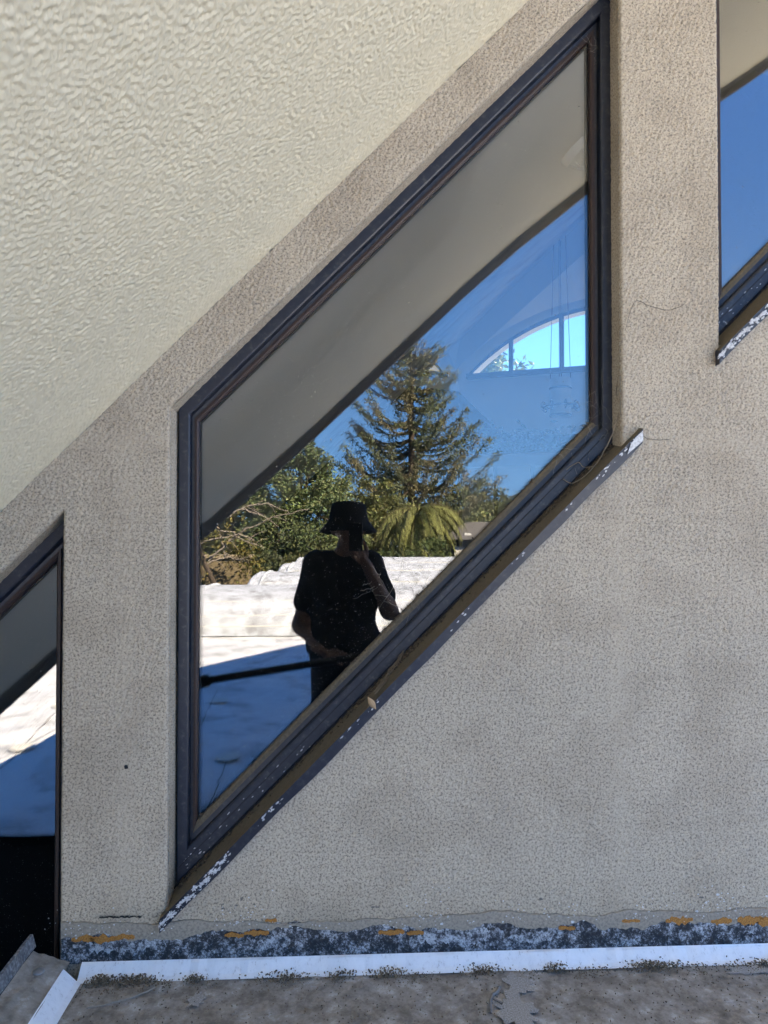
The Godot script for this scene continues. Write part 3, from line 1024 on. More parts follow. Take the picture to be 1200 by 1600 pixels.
func blob(b: B, p: Vector3, rx: float, ry: float, n: int, th: float, nn := Vector3.BACK) -> void:
	var ux := Vector3.RIGHT
	var uy := nn.cross(ux).normalized()
	var pts := []
	for j in n:
		var an := TAU * j / n
		var k := rng.randf_range(0.6, 1.15) if n < 20 else 0.85 + 0.4 * n_big.get_noise_2d(cos(an) * 1.8 + p.x * 30.0, sin(an) * 1.8) + rng.randf_range(-0.04, 0.04)
		pts.append(p + ux * cos(an) * rx * k + uy * sin(an) * ry * k)
	b.patch(pts, nn, th)

func rag_blob(b: B, p: Vector3, rx: float, ry: float, th: float) -> void:
	# torn patch: an uneven upper and lower edge along x, rounded at both ends
	var pts := []
	var n := maxi(8, int(rx * 2.0 / 0.0035))
	for side in [-1.0, 1.0]:
		for i in n:
			var u: float = lerpf(-1.0, 1.0, (i + 0.5) / n) if side < 0 else lerpf(1.0, -1.0, (i + 0.5) / n)
			var x := p.x + rx * u
			var k := 1.0 + 0.7 * n_big.get_noise_2d(x * 45.0, side * 9.0 + p.y * 50.0) + 0.4 * n_big.get_noise_2d(x * 150.0, side * 31.0) + rng.randf_range(-0.08, 0.08)
			pts.append(Vector3(x, p.y + side * ry * pow(1.0 - u * u, 0.4) * maxf(k, 0.15), p.z))
	var m := pts.size()
	for i in n:        # strips between the two edges, then the thin rim
		var a: Vector3 = pts[i]
		var c: Vector3 = pts[mini(i + 1, n - 1)]
		var d: Vector3 = pts[m - 1 - mini(i + 1, n - 1)]
		var e: Vector3 = pts[m - 1 - i]
		if i < n - 1:
			b.quad(a + Vector3(0, 0, th), c + Vector3(0, 0, th), d + Vector3(0, 0, th), e + Vector3(0, 0, th))
	for i in m:
		var a: Vector3 = pts[i]
		var c: Vector3 = pts[(i + 1) % m]
		b.quad(a, c, c + Vector3(0, 0, th), a + Vector3(0, 0, th))

func pan_and_base() -> void:
	var t := thing("base_flashing", "weathered black and orange membrane strip along the foot of stucco wall", "flashing", Vector3.ZERO)
	var x0 := -0.712
	var x1 := 2.6
	# smooth caulk with a torn lower edge
	var b := B.new()
	band(b, ragged(x0, x1, 900, 0.583, 0.015, 5.0, 2.0), ragged(x0, x1, 900, 0.612, 0.010, 3.0, 6.0), 0.0, 0.0062)
	part("caulk", b.mesh(), tri_map(mat(1, 1, 1, 0.85), ntex(31, 0.05, [[0.0, 0.16, 0.134, 0.1], [0.5, 0.3, 0.255, 0.195], [1.0, 0.4, 0.34, 0.262]], 6, 1024, FastNoiseLite.TYPE_SIMPLEX_SMOOTH, 0.65), 2.0), t, "smooth grey caulk with a torn lower edge")
	b = B.new()
	band(b, ragged(x0, x1, 420, 0.521, 0.0, 1.0, 1.0), ragged(x0, x1, 420, 0.594, 0.014, 5.0, 2.0), 0.0, 0.0042)
	var pm := tri_map(mat(1, 1, 1, 0.8), ntex(32, 0.011, [[0.0, 0.014, 0.014, 0.015], [0.43, 0.028, 0.028, 0.03], [0.5, 0.09, 0.09, 0.095], [0.58, 0.27, 0.272, 0.28], [0.7, 0.47, 0.475, 0.48], [1.0, 0.62, 0.62, 0.62]], 8, 1024, FastNoiseLite.TYPE_SIMPLEX_SMOOTH, 0.96), 1.45)
	grain_bump(pm, ntex(33, 0.12, [], 3, 512), 0.25)
	part("membrane", b.mesh(), pm, t, "black membrane with pale peeling paint")
	var pale := tri_map(mat(1, 1, 1, 0.85), ntex(35, 0.013, [[0.0, 0.02, 0.02, 0.024], [0.4, 0.05, 0.05, 0.056], [0.48, 0.25, 0.255, 0.265], [0.6, 0.45, 0.455, 0.46], [1.0, 0.66, 0.66, 0.66]], 8, 1024, FastNoiseLite.TYPE_SIMPLEX_SMOOTH, 0.92), 1.45)
	for o in [[-0.585, 0.565, 0.1, 0.015], [-0.2, 0.562, 0.05, 0.013], [0.27, 0.566, 0.115, 0.021], [0.46, 0.556, 0.07, 0.009], [1.08, 0.562, 0.085, 0.013], [1.4, 0.56, 0.07, 0.014]]:
		b = B.new()
		rag_blob(b, Vector3(o[0], o[1], 0.0038), o[2], o[3], 0.0016)
		part("paint_remnant", b.mesh(), pale, t, "pale remnant of peeling paint")
	M.orange = tri_map(mat(1, 1, 1, 0.8), ntex(34, 0.06, [[0.0, 0.09, 0.035, 0.01], [0.35, 0.3, 0.12, 0.02], [0.6, 0.42, 0.19, 0.035], [1.0, 0.5, 0.28, 0.09]], 6, 512, FastNoiseLite.TYPE_SIMPLEX_SMOOTH, 0.7), 6.0)
	for o in [[-0.655, 0.59, 0.028, 0.009], [-0.61, 0.588, 0.03, 0.009], [-0.56, 0.592, 0.025, 0.006], [-0.29, 0.59, 0.022, 0.006], [-0.235, 0.594, 0.028, 0.006], [0.10, 0.588, 0.03, 0.006], [0.16, 0.584, 0.02, 0.005], [0.545, 0.586, 0.02, 0.005], [0.71, 0.6, 0.022, 0.004], [0.835, 0.598, 0.032, 0.010], [0.945, 0.594, 0.025, 0.008], [1.02, 0.596, 0.03, 0.01], [1.075, 0.589, 0.03, 0.01], [1.25, 0.592, 0.03, 0.008], [-0.20, 0.624, 0.014, 0.004]]:
		b = B.new()
		rag_blob(b, Vector3(o[0], o[1] - 0.008, 0.0049), o[2] * 1.15, o[3] * 0.9, 0.003)
		part("primer_patch", b.mesh(), M.orange, t, "bare orange primer")
	# white chips and splashes on the wall just above
	b = B.new()
	for i in 330:
		var cl: float = [-0.70, -0.60, -0.30, -0.25, 0.18, 0.2, 0.42, 0.55, 0.75, 0.93, 0.96, 0.86, 1.1][rng.randi() % 13]
		var p := Vector3(cl + rng.randfn(0, 0.03), 0.605 + absf(rng.randfn(0, 0.03)), 0.0095)
		if rng.randf() < 0.3: p = Vector3(rng.randf_range(x0, 1.4), 0.6 + rng.randfn(0, 0.004), 0.0095)
		var s := rng.randf_range(0.0006, 0.002)
		if rng.randf() < 0.05: s *= 2.2
		blob(b, p, s * 1.3, s, 6, 0.0006)
	var chips := part("white_chips", b.mesh(), M.flake, t)
	chips.set_meta("kind", "stuff")
	for q in [[-0.275, 0.668, 0.006, 0.008], [-0.29, 0.652, 0.012, 0.003], [-0.315, 0.646, 0.009, 0.003], [-0.24, 0.655, 0.007, 0.002], [-0.32, 0.655, 0.004, 0.004], [0.06, 0.64, 0.012, 0.002], [0.48, 0.65, 0.005, 0.003], [0.9, 0.645, 0.012, 0.002]]:
		b = B.new()
		rag_blob(b, Vector3(q[0], q[1], 0.0014), q[2], q[3], 0.0008)
		part("scuff", b.mesh(), mat(0.14, 0.125, 0.105, 0.9), t, "dark scuff low on the wall")
	# black crack in the caulk
	b = B.new()
	for i in 16:
		blob(b, Vector3(-0.615 + 0.0062 * i, 0.633 + rng.randf_range(-0.0012, 0.0012), 0.0046), 0.006, rng.randf_range(0.0008, 0.003), 7, 0.0004)
	part("crack", b.mesh(), M.black, t)

	# the metal pan: white cove strips, dirty floor, raised lip on its open side
	var p := thing("metal_pan", "dirty grey sheet metal pan with white cove strips at foot of wall", "metal pan", Vector3.ZERO)
	var white := tri_map(mat(1, 1, 1, 0.4), ntex(41, 0.02, [[0.0, 0.16, 0.14, 0.12], [0.17, 0.42, 0.4, 0.37], [0.25, 0.8, 0.81, 0.82], [0.6, 0.87, 0.88, 0.88], [1.0, 0.88, 0.89, 0.89]], 7, 1024, FastNoiseLite.TYPE_SIMPLEX_SMOOTH, 0.8), 2.0)
	var dirty := tri_map(mat(1, 1, 1, 0.8), ntex(42, 0.006, [[0.0, 0.12, 0.1, 0.077], [0.36, 0.22, 0.192, 0.156], [0.5, 0.3, 0.265, 0.222], [0.64, 0.35, 0.316, 0.272], [0.75, 0.46, 0.43, 0.395], [1.0, 0.58, 0.555, 0.53]], 8, 2048, FastNoiseLite.TYPE_SIMPLEX_SMOOTH, 0.74), 0.9)
	grain_bump(dirty, ntex(43, 0.06, [], 4, 512), 0.25)
	var zf := 0.47
	b = B.new()
	var N := 160
	for i in N:
		var a := lerpf(-0.66, x1, float(i) / N)
		var c := lerpf(-0.66, x1, float(i + 1) / N)
		var s := [Vector2(0.527, 0.007), Vector2(0.524, 0.013), Vector2(0.505, 0.034), Vector2(0.499, 0.046)]
		for j in 3:
			var wa := 0.0035 * n_big.get_noise_2d(a * 5.0, 40.0) + 0.001 * n_big.get_noise_2d(a * 31.0, 42.0)
			var wc := 0.0035 * n_big.get_noise_2d(c * 5.0, 40.0) + 0.001 * n_big.get_noise_2d(c * 31.0, 42.0)
			var k0 := 1.0 if j > 0 else 0.0
			b.quad(Vector3(a, s[j + 1].x + wa, s[j + 1].y + wa), Vector3(c, s[j + 1].x + wc, s[j + 1].y + wc), Vector3(c, s[j].x + wc * k0, s[j].y + wc * k0), Vector3(a, s[j].x + wa * k0, s[j].y + wa * k0))
	part("cove_strip", b.mesh(), white, p, "white painted cove strip along the wall")
	b = B.new()
	var sx := [Vector2(-0.69, 0.534), Vector2(-0.685, 0.53), Vector2(-0.66, 0.506), Vector2(-0.648, 0.4995)]
	for j in 3:
		b.quad(Vector3(sx[j].x, sx[j].y, zf), Vector3(sx[j + 1].x, sx[j + 1].y, zf), Vector3(sx[j + 1].x, sx[j + 1].y, 0.045), Vector3(sx[j].x, sx[j].y, 0.045))
	part("cove_strip", b.mesh(), white, p, "white painted cove strip running out from the wall")
	var hf := func(u, w): return 0.004 * n_big.get_noise_2d(u * 9.0, w * 2.0) + 0.0012 * n_mid.get_noise_2d(u * 60.0, w * 9.0)
	part("pan_floor", relief(Vector3(-0.66, 0.4965, zf), Vector3(x1 + 0.66, 0, 0), Vector3(0, 0, 0.04 - zf), 330, 44, Vector3.UP, hf, func(_u, _w): return true), dirty, p)
	# side plate rising to the lip
	var hp := func(u, w): return 0.003 * n_big.get_noise_2d(u * 3.0, w * 4.0)
	part("side_plate", relief(Vector3(-0.775, 0.56, zf), Vector3(0.088, -0.03, 0), Vector3(0, 0, 0.012 - zf), 20, 60, Vector3(0.32, 0.947, 0), hp, func(_u, _w): return true), dirty, p)
	b = B.new()
	var lz := []
	for i in 25:
		lz.append(lerpf(0.0, zf, i / 24.0))
	for i in 24:
		var wa := 0.004 * n_big.get_noise_2d(lz[i] * 12.0, 1.0)
		var wb := 0.004 * n_big.get_noise_2d(lz[i + 1] * 12.0, 1.0)
		for s in [[Vector2(-0.775, 0.562), Vector2(-0.783, 0.592)], [Vector2(-0.783, 0.592), Vector2(-0.790, 0.592)], [Vector2(-0.790, 0.592), Vector2(-0.803, 0.56)], [Vector2(-0.803, 0.56), Vector2(-0.81, 0.4)]]:
			b.quad(Vector3(s[0].x + wa, s[0].y + wa, lz[i]), Vector3(s[1].x + wa, s[1].y + wa, lz[i]), Vector3(s[1].x + wb, s[1].y + wb, lz[i + 1]), Vector3(s[0].x + wb, s[0].y + wb, lz[i + 1]))
	part("lip", b.mesh(), tri_map(mat(1, 1, 1, 0.6), ntex(45, 0.03, [[0.0, 0.05, 0.05, 0.05], [0.5, 0.16, 0.155, 0.15], [1.0, 0.45, 0.45, 0.46]], 5), 3.0), p, "bent raised lip of the pan")
	b = B.new()
	b.quad(Vector3(-0.80, -1.7, zf), Vector3(x1, -1.7, zf), Vector3(x1, 0.5, zf), Vector3(-0.80, 0.55, zf))
	b.quad(Vector3(-0.80, -1.7, 0.0), Vector3(-0.80, -1.7, zf), Vector3(-0.80, 0.55, zf), Vector3(-0.80, 0.55, 0.0))
	part("curb", b.mesh(), M.bitumen, p)
	# screw head, smear of pale paint, torn scrap of metal
	b = B.new()
	b.lathe(Vector3(-0.735, 0.5475, 0.075), [Vector2(0.014, 0.0), Vector2(0.013, 0.003), Vector2(0.006, 0.005), Vector2(0.0, 0.005)], 16)
	part("rivet", b.mesh(), mat(0.3, 0.3, 0.3, 0.5, 0.4), p)
	var sm := tri_map(mat(1, 1, 1, 0.8), ntex(46, 0.05, [[0.0, 0.2, 0.18, 0.155], [0.45, 0.32, 0.3, 0.27], [1.0, 0.5, 0.48, 0.46]], 6), 4.0)
	for q in [[0.375, 0.501, 0.19, 0.05, 0.07], [0.40, 0.5012, 0.10, 0.035, 0.04], [-0.36, 0.5, 0.12, 0.022, 0.03], [0.98, 0.5005, 0.07, 0.07, 0.018]]:
		b = B.new()
		blob(b, Vector3(q[0], q[1], q[2]), q[3], q[4], 48, 0.0008, Vector3.UP)
		part("paint_smear", b.mesh(), sm, p, "pale smear of old paint")

# ---------------------------------------------------------------- the photographer, seen in the glass
func smin(a: float, b: float, k: float) -> float:
	var h := maxf(k - absf(a - b), 0.0) / k
	return minf(a, b) - h * h * k * 0.25

# bones: [a, b, ra, rb]; returns the surface of their smooth union, cut by keep-planes [point, normal]
func nets(b: B, bones: Array, cell: float, k: float, cuts := []) -> void:
	var lo := Vector3.INF
	var hi := -Vector3.INF
	for q in bones:
		var r: float = maxf(q[2], q[3]) + cell * 3.0
		lo = lo.min(q[0] - Vector3.ONE * r).min(q[1] - Vector3.ONE * r)
		hi = hi.max(q[0] + Vector3.ONE * r).max(q[1] + Vector3.ONE * r)
	var nx := int((hi.x - lo.x) / cell) + 2
	var ny := int((hi.y - lo.y) / cell) + 2
	var nz := int((hi.z - lo.z) / cell) + 2
	var g := PackedFloat32Array()
	g.resize(nx * ny * nz)
	g.fill(1.0)
	for q in bones:
		var a: Vector3 = q[0]
		var ba: Vector3 = q[1] - q[0]
		var L := maxf(ba.length_squared(), 1e-9)
		var r: float = maxf(q[2], q[3]) + k + cell * 2.0
		var l: Vector3 = (q[0].min(q[1]) - Vector3.ONE * r - lo) / cell
		var h: Vector3 = (q[0].max(q[1]) + Vector3.ONE * r - lo) / cell
		for z in range(maxi(int(l.z), 0), mini(int(h.z) + 1, nz)):
			for y in range(maxi(int(l.y), 0), mini(int(h.y) + 1, ny)):
				for x in range(maxi(int(l.x), 0), mini(int(h.x) + 1, nx)):
					var p := lo + Vector3(x, y, z) * cell - a
					var t := clampf(p.dot(ba) / L, 0.0, 1.0)
					var d := (p - ba * t).length() - lerpf(q[2], q[3], t)
					var at := (z * ny + y) * nx + x
					g[at] = smin(g[at], d, k)
	for ct in cuts:
		for z in nz:
			for y in ny:
				for x in nx:
					var at := (z * ny + y) * nx + x
					g[at] = maxf(g[at], (lo + Vector3(x, y, z) * cell - ct[0]).dot(ct[1]))
	var vid := {}
	var k0 := b.v.size()
	var off := [0, 1, nx, nx + 1, nx * ny, nx * ny + 1, nx * ny + nx, nx * ny + nx + 1]
	for z in nz - 1:
		for y in ny - 1:
			for x in nx - 1:
				var at := (z * ny + y) * nx + x
				var m := 0
				for i in 8:
					if g[at + off[i]] < 0.0: m |= 1 << i
				if m == 0 or m == 255: continue
				var s := Vector3.ZERO
				var cnt := 0
				for e in [[0, 1], [2, 3], [4, 5], [6, 7], [0, 2], [1, 3], [4, 6], [5, 7], [0, 4], [1, 5], [2, 6], [3, 7]]:
					var d0 := g[at + off[e[0]]]
					var d1 := g[at + off[e[1]]]
					if (d0 < 0.0) != (d1 < 0.0):
						var f := d0 / (d0 - d1)
						var p0 := Vector3(e[0] & 1, (e[0] >> 1) & 1, e[0] >> 2)
						var p1 := Vector3(e[1] & 1, (e[1] >> 1) & 1, e[1] >> 2)
						s += p0.lerp(p1, f)
						cnt += 1
				vid[at] = b.v.size()
				b.v.append(lo + (Vector3(x, y, z) + s / cnt) * cell)
				var gr := Vector3(g[at + 1] - g[at] + g[at + off[3]] - g[at + off[2]] + g[at + off[5]] - g[at + off[4]] + g[at + off[7]] - g[at + off[6]], g[at + off[2]] - g[at] + g[at + off[3]] - g[at + 1] + g[at + off[6]] - g[at + off[4]] + g[at + off[7]] - g[at + off[5]], g[at + off[4]] - g[at] + g[at + off[5]] - g[at + 1] + g[at + off[6]] - g[at + off[2]] + g[at + off[7]] - g[at + off[3]])
				b.n.append(gr.normalized() if gr.length() > 1e-7 else Vector3.UP)
				b.c.append(b.col)
	for at in vid.keys():
		var z: int = at / (nx * ny)
		var y: int = (at / nx) % ny
		var x: int = at % nx
		for ax in 3:
			var st: int = [1, nx, nx * ny][ax]
			var s1: int = [nx, nx * ny, 1][ax]
			var s2: int = [nx * ny, 1, nx][ax]
			if [y, z, x][ax] == 0 or [z, x, y][ax] == 0: continue
			var a := g[at]
			var c := g[at + st]
			if (a < 0.0) == (c < 0.0): continue
			if not (vid.has(at - s1) and vid.has(at - s2) and vid.has(at - s1 - s2)): continue
			var q := [vid[at - s1 - s2], vid[at - s2], vid[at], vid[at - s1]]
			if a < 0.0:
				b.ix.append(q[0]); b.ix.append(q[2]); b.ix.append(q[1])
				b.ix.append(q[0]); b.ix.append(q[3]); b.ix.append(q[2])
			else:
				b.ix.append(q[0]); b.ix.append(q[1]); b.ix.append(q[2])
				b.ix.append(q[0]); b.ix.append(q[2]); b.ix.append(q[3])

func bone(x0, y0, z0, x1, y1, z1, r0, r1) -> Array:
	return [Vector3(x0, y0, z0), Vector3(x1, y1, z1), r0, r1]

func hand(b: B, wrist: Vector3, fwd: Vector3, nrm: Vector3, thumb: float, curl: float) -> void:
	# fwd: towards the knuckles, nrm: out of the palm, thumb: +1 or -1 along the side axis
	var sd := fwd.cross(nrm).normalized() * thumb
	var bones := []
	for i in 4:
		var o := lerpf(0.03, -0.03, i / 3.0)
		bones.append([wrist + sd * o * 0.6 + fwd * 0.02, wrist + sd * o + fwd * 0.085, 0.014, 0.011])
		var ln: float = [0.072, 0.08, 0.075, 0.06][i]
		var p := wrist + sd * o + fwd * 0.088
		var d := fwd
		for j in 3:
			d = (d + nrm * curl).normalized()
			var q: Vector3 = p + d * ln * [0.45, 0.32, 0.25][j]
			bones.append([p, q, 0.0095 - j * 0.0008, 0.0088 - j * 0.0008])
			p = q
	var tp := wrist + sd * 0.03 + fwd * 0.025
	var td := (sd * 0.75 + fwd * 0.65 + nrm * 0.3).normalized()
	for j in 3:
		var q: Vector3 = tp + td * [0.04, 0.032, 0.026][j]
		bones.append([tp, q, 0.014 - j * 0.0025, 0.012 - j * 0.0025])
		tp = q
		td = (td + fwd * 0.4 + nrm * 0.25).normalized()
	bones.append([wrist - fwd * 0.05, wrist + fwd * 0.03, 0.026, 0.024])
	nets(b, bones, 0.0045, 0.006)

func person() -> void:
	var t := thing("person", "person in black bucket hat, black T-shirt and dark trousers holding up a phone", "person", Vector3(-0.05, 0, 2.2))
	# joints, relative to the feet; the person faces the glass (-z)
	var sL := Vector3(-0.185, 1.375, 0.01)
	var eL := Vector3(-0.252, 1.0, 0.02)
	var wL := Vector3(-0.12, 0.88, -0.13)
	var sR := Vector3(0.185, 1.37, 0.0)
	var eR := Vector3(0.272, 1.09, -0.05)
	var wR := Vector3(0.125, 1.39, -0.30)
	var hd := Vector3(0.03, 1.575, -0.02)
	var torso := [bone(-0.075, 0.93, 0, 0.075, 0.93, 0, 0.125, 0.125), bone(0, 0.95, 0, 0, 1.15, -0.005, 0.135, 0.125), bone(-0.07, 1.1, 0, 0.07, 1.1, 0, 0.11, 0.11), bone(-0.09, 1.27, 0, 0.09, 1.27, 0, 0.12, 0.12), bone(-0.15, 1.365, 0.01, 0.15, 1.365, 0.01, 0.062, 0.062)]
	var body := torso.duplicate()
	body.append([Vector3(0, 1.38, 0.01), hd + Vector3(0, -0.07, 0.01), 0.062, 0.056])
	for s in [-1, 1]:
		body.append(bone(s * 0.085, 0.9, 0, s * 0.1, 0.5, 0.0, 0.092, 0.06))
		body.append(bone(s * 0.1, 0.5, 0, s * 0.11, 0.09, 0.02, 0.058, 0.04))
	body.append([sL, eL, 0.056, 0.044]); body.append([eL, wL, 0.043, 0.03])
	body.append([sR, eR, 0.056, 0.044]); body.append([eR, wR, 0.043, 0.03])
	var b := B.new()
	nets(b, body, 0.014, 0.05)
	# head with face, on a finer grid
	var hb := [[hd + Vector3(0, 0.02, 0.012), hd + Vector3(0, 0.03, -0.005), 0.092, 0.09], [hd + Vector3(0, -0.03, -0.02), hd + Vector3(0, -0.085, -0.045), 0.068, 0.045], [hd + Vector3(0, 0.0, -0.09), hd + Vector3(0, -0.03, -0.108), 0.012, 0.016], [hd + Vector3(-0.022, -0.06, -0.078), hd + Vector3(0.022, -0.06, -0.078), 0.012, 0.012]]
	for s in [-1, 1]:
		hb.append([hd + Vector3(s * 0.094, 0.015, 0.015), hd + Vector3(s * 0.088, -0.03, 0.005), 0.014, 0.011])
		hb.append([hd + Vector3(s * 0.05, 0.022, -0.076), hd + Vector3(s * 0.018, 0.025, -0.086), 0.011, 0.010])
		hb.append([hd + Vector3(s * 0.032, 0.004, -0.074), hd + Vector3(s * 0.03, 0.004, -0.076), 0.012, 0.012])
	nets(b, hb, 0.006, 0.016)
	hand(b, wR, (Vector3(0.055, 1.475, -0.365) - wR).normalized(), Vector3(-0.5, 0.1, 0.85).normalized(), 1.0, 0.32)
	hand(b, wL, Vector3(0.86, -0.3, -0.4).normalized(), Vector3(0.1, -0.2, 0.95).normalized(), -1.0, 0.18)
	part("body", b.mesh(), mat(0.22, 0.13, 0.09, 0.6), t)
	var grow := func(q, e): return [q[0], q[1], q[2] + e, q[3] + e]
	var shirt := []
	for q in torso: shirt.append(grow.call(q, 0.018))
	shirt.append(bone(-0.06, 0.86, 0, 0.06, 0.86, 0, 0.15, 0.15))
	var cuL := sL.lerp(eL, 0.62)
	var cuR := sR.lerp(eR, 0.66)
	shirt.append([sL + Vector3(0.02, -0.01, 0), cuL, 0.066, 0.07]); shirt.append([sR + Vector3(-0.02, -0.01, 0), cuR, 0.066, 0.068])
	b = B.new()
	nets(b, shirt, 0.014, 0.045, [[Vector3(0, 0.84, 0), Vector3.DOWN]])
	part("t_shirt", b.mesh(), M.fabric, t)
	var tr := [bone(-0.07, 0.9, 0, 0.07, 0.9, 0, 0.135, 0.135)]
	for s in [-1, 1]:
		tr.append(bone(s * 0.085, 0.88, 0, s * 0.1, 0.5, 0.0, 0.112, 0.085))
		tr.append(bone(s * 0.1, 0.5, 0, s * 0.11, 0.06, 0.01, 0.083, 0.07))
	b = B.new()
	nets(b, tr, 0.015, 0.04)
	part("trousers", b.mesh(), mat(0.01, 0.012, 0.02, 0.9), t)
	for s in [-1, 1]:
		b = B.new()
		nets(b, [bone(s * 0.11, 0.045, 0.06, s * 0.12, 0.04, -0.16, 0.044, 0.04), bone(s * 0.11, 0.05, 0.05, s * 0.11, 0.1, 0.04, 0.045, 0.045)], 0.011, 0.03, [[Vector3(0, 0.004, 0), Vector3.DOWN]])
		part("shoe", b.mesh(), M.fabric, t)
	b = B.new()
	var bk := Basis(Vector3(1, 0, 0), 0.08)
	b.lathe(hd + Vector3(0, 0.01, 0), [Vector2(0.166, -0.034), Vector2(0.169, -0.026), Vector2(0.146, 0.004), Vector2(0.118, 0.036), Vector2(0.112, 0.075), Vector2(0.104, 0.12), Vector2(0.088, 0.142), Vector2(0.04, 0.15), Vector2(0.0, 0.151)], 36, 1.0, 1.06, bk)
	b.lathe(hd + Vector3(0, 0.01, 0), [Vector2(0.0, 0.14), Vector2(0.08, 0.134), Vector2(0.1, 0.11), Vector2(0.107, 0.07), Vector2(0.112, 0.034), Vector2(0.141, -0.002), Vector2(0.166, -0.034)], 36, 1.0, 1.06, bk)
	part("bucket_hat", b.mesh(), M.fabric, t, "black bucket hat with a drooping brim")
	# the phone in the raised hand
	var ph := thing("phone", "black phone held upright in the raised hand of the dark figure", "phone", Vector3(0.022, 1.535, 1.8085))
	b = B.new()
	b.bevel(Vector3.ZERO, Vector3(0.074, 0.155, 0.008), 0.003)
	part("case", b.mesh(), mat(0.012, 0.012, 0.014, 0.35), ph)
	for y in [0.064, 0.036]:
		b = B.new()
		b.lathe(Vector3(-0.022, y, -0.004), [Vector2(0.009, 0.0), Vector2(0.009, 0.0015), Vector2(0.006, 0.002), Vector2(0.0, 0.002)], 16, 1, 1, Basis(Vector3.RIGHT, -PI / 2))
		part("lens", b.mesh(), M.black, ph)

# ---------------------------------------------------------------- black pipe rail over the well
func rail() -> void:
	var t := thing("pipe_rail", "black pipe handrail sloping across the dark well below the window", "handrail", Vector3.ZERO)
	var m := mat(0.012, 0.013, 0.015, 0.4)
	var a := Vector3(-1.25, 0.754, 1.5)
	var z := Vector3(0.03, 0.948, 1.5)
	var d := (z - a).normalized()
	var b := B.new()
	b.tube([a, a + d * 2.4], [0.019, 0.019], 14)
	part("pipe", b.mesh(), m, t)
	b = B.new()
	var cq := a + d * 0.535
	b.tube([cq - d * 0.03, cq - d * 0.025, cq + d * 0.025, cq + d * 0.03], [0.02, 0.031, 0.031, 0.02], 14)
	part("coupling", b.mesh(), m, t)
	for e in [a, a + d * 2.4]:
		b = B.new()
		b.tube([e - d * 0.025, e - d * 0.02, e + d * 0.035, e + d * 0.04], [0.02, 0.031, 0.031, 0.02], 14)
		part("coupling", b.mesh(), m, t)
		b = B.new()
		b.tube([e - d * 0.01 + Vector3(0, 0, 0), e - d * 0.01 + Vector3(0, 0, 0.08), Vector3(e.x - 0.01, e.y - 0.07, 1.72), Vector3(e.x - 0.01, 0.0, 1.74), Vector3(e.x - 0.01, -0.35, 1.74)], [0.017, 0.017, 0.017, 0.017, 0.017], 10)
		part("post", b.mesh(), m, t)
		b = B.new()
		b.box(Vector3(e.x - 0.01, -0.32, 1.775), Vector3(0.1, 0.14, 0.06))
		part("bracket", b.mesh(), m, t)

# ---------------------------------------------------------------- trees and the far house
func leaf(b: B, p: Vector3, s: float, col: Color) -> void:
	var u := Vector3(rng.randfn(), rng.randfn() * 0.7, rng.randfn()).normalized()
	var w := u.cross(Vector3(rng.randfn(), rng.randfn(), rng.randfn())).normalized()
	var k := rng.randf_range(0.6, 1.5)
	b.col = Color(col.r * k * rng.randf_range(0.85, 1.2), col.g * k, col.b * k * rng.randf_range(0.7, 1.2))
	var L := s * rng.randf_range(0.6, 1.3)
	b.quad(p - u * L, p + w * L * 0.42, p + u * L, p - w * L * 0.42)

func tree(called: String, label: String, at: Vector3, height: float, lobes: Array, count: int, size: float, col: Color, group: String) -> void:
	var t := thing(called, label, "tree", at, group)
	var b := B.new()
	var fork := Vector3(rng.randf_range(-0.2, 0.2), height * 0.35, rng.randf_range(-0.2, 0.2))
	b.tube([Vector3(0, -0.1, 0), fork * 0.5 + Vector3(0.1, 0, 0), fork], [height * 0.035, height * 0.028, height * 0.022], 9)
	for l in lobes:
		var m: Vector3 = fork.lerp(l[0], 0.5) + Vector3(rng.randf_range(-0.3, 0.3), 0.3, rng.randf_range(-0.3, 0.3))
		b.tube([fork, m, l[0]], [height * 0.018, height * 0.011, height * 0.004], 6)
		for i in 5:
			var tip: Vector3 = l[0] + Vector3(rng.randfn(), rng.randfn() * 0.7, rng.randfn()).normalized() * l[1] * 0.8
			b.tube([m.lerp(l[0], 0.6), m.lerp(tip, 0.7) + Vector3(0, 0.1, 0), tip], [height * 0.006, height * 0.004, 0.006], 5)
	part("trunk", b.mesh(), M.bark, t)
	b = B.new()
	var tot := 0.0
	for l in lobes: tot += l[1] * l[1]
	for l in lobes:
		var nclump := int(18 + l[1] * 8)
		var nl := int(count * l[1] * l[1] / tot / nclump)
		var tone := rng.randf_range(0.75, 1.3)
		for i in nclump:
			var d := Vector3(rng.randfn(), rng.randfn(), rng.randfn()).normalized()
			var cp: Vector3 = l[0] + d * l[1] * pow(rng.randf(), 0.35) * Vector3(1.0, 0.8, 1.0)
			var cr: float = l[1] * rng.randf_range(0.16, 0.34)
			var tn := tone * rng.randf_range(0.75, 1.3)
			for j in nl:
				leaf(b, cp + Vector3(rng.randfn(), rng.randfn() * 0.7, rng.randfn()) * cr * 0.55, size, col * tn)
	var f := part("crown", b.mesh(), M.leaf, t)
	f.set_meta("kind", "stuff")

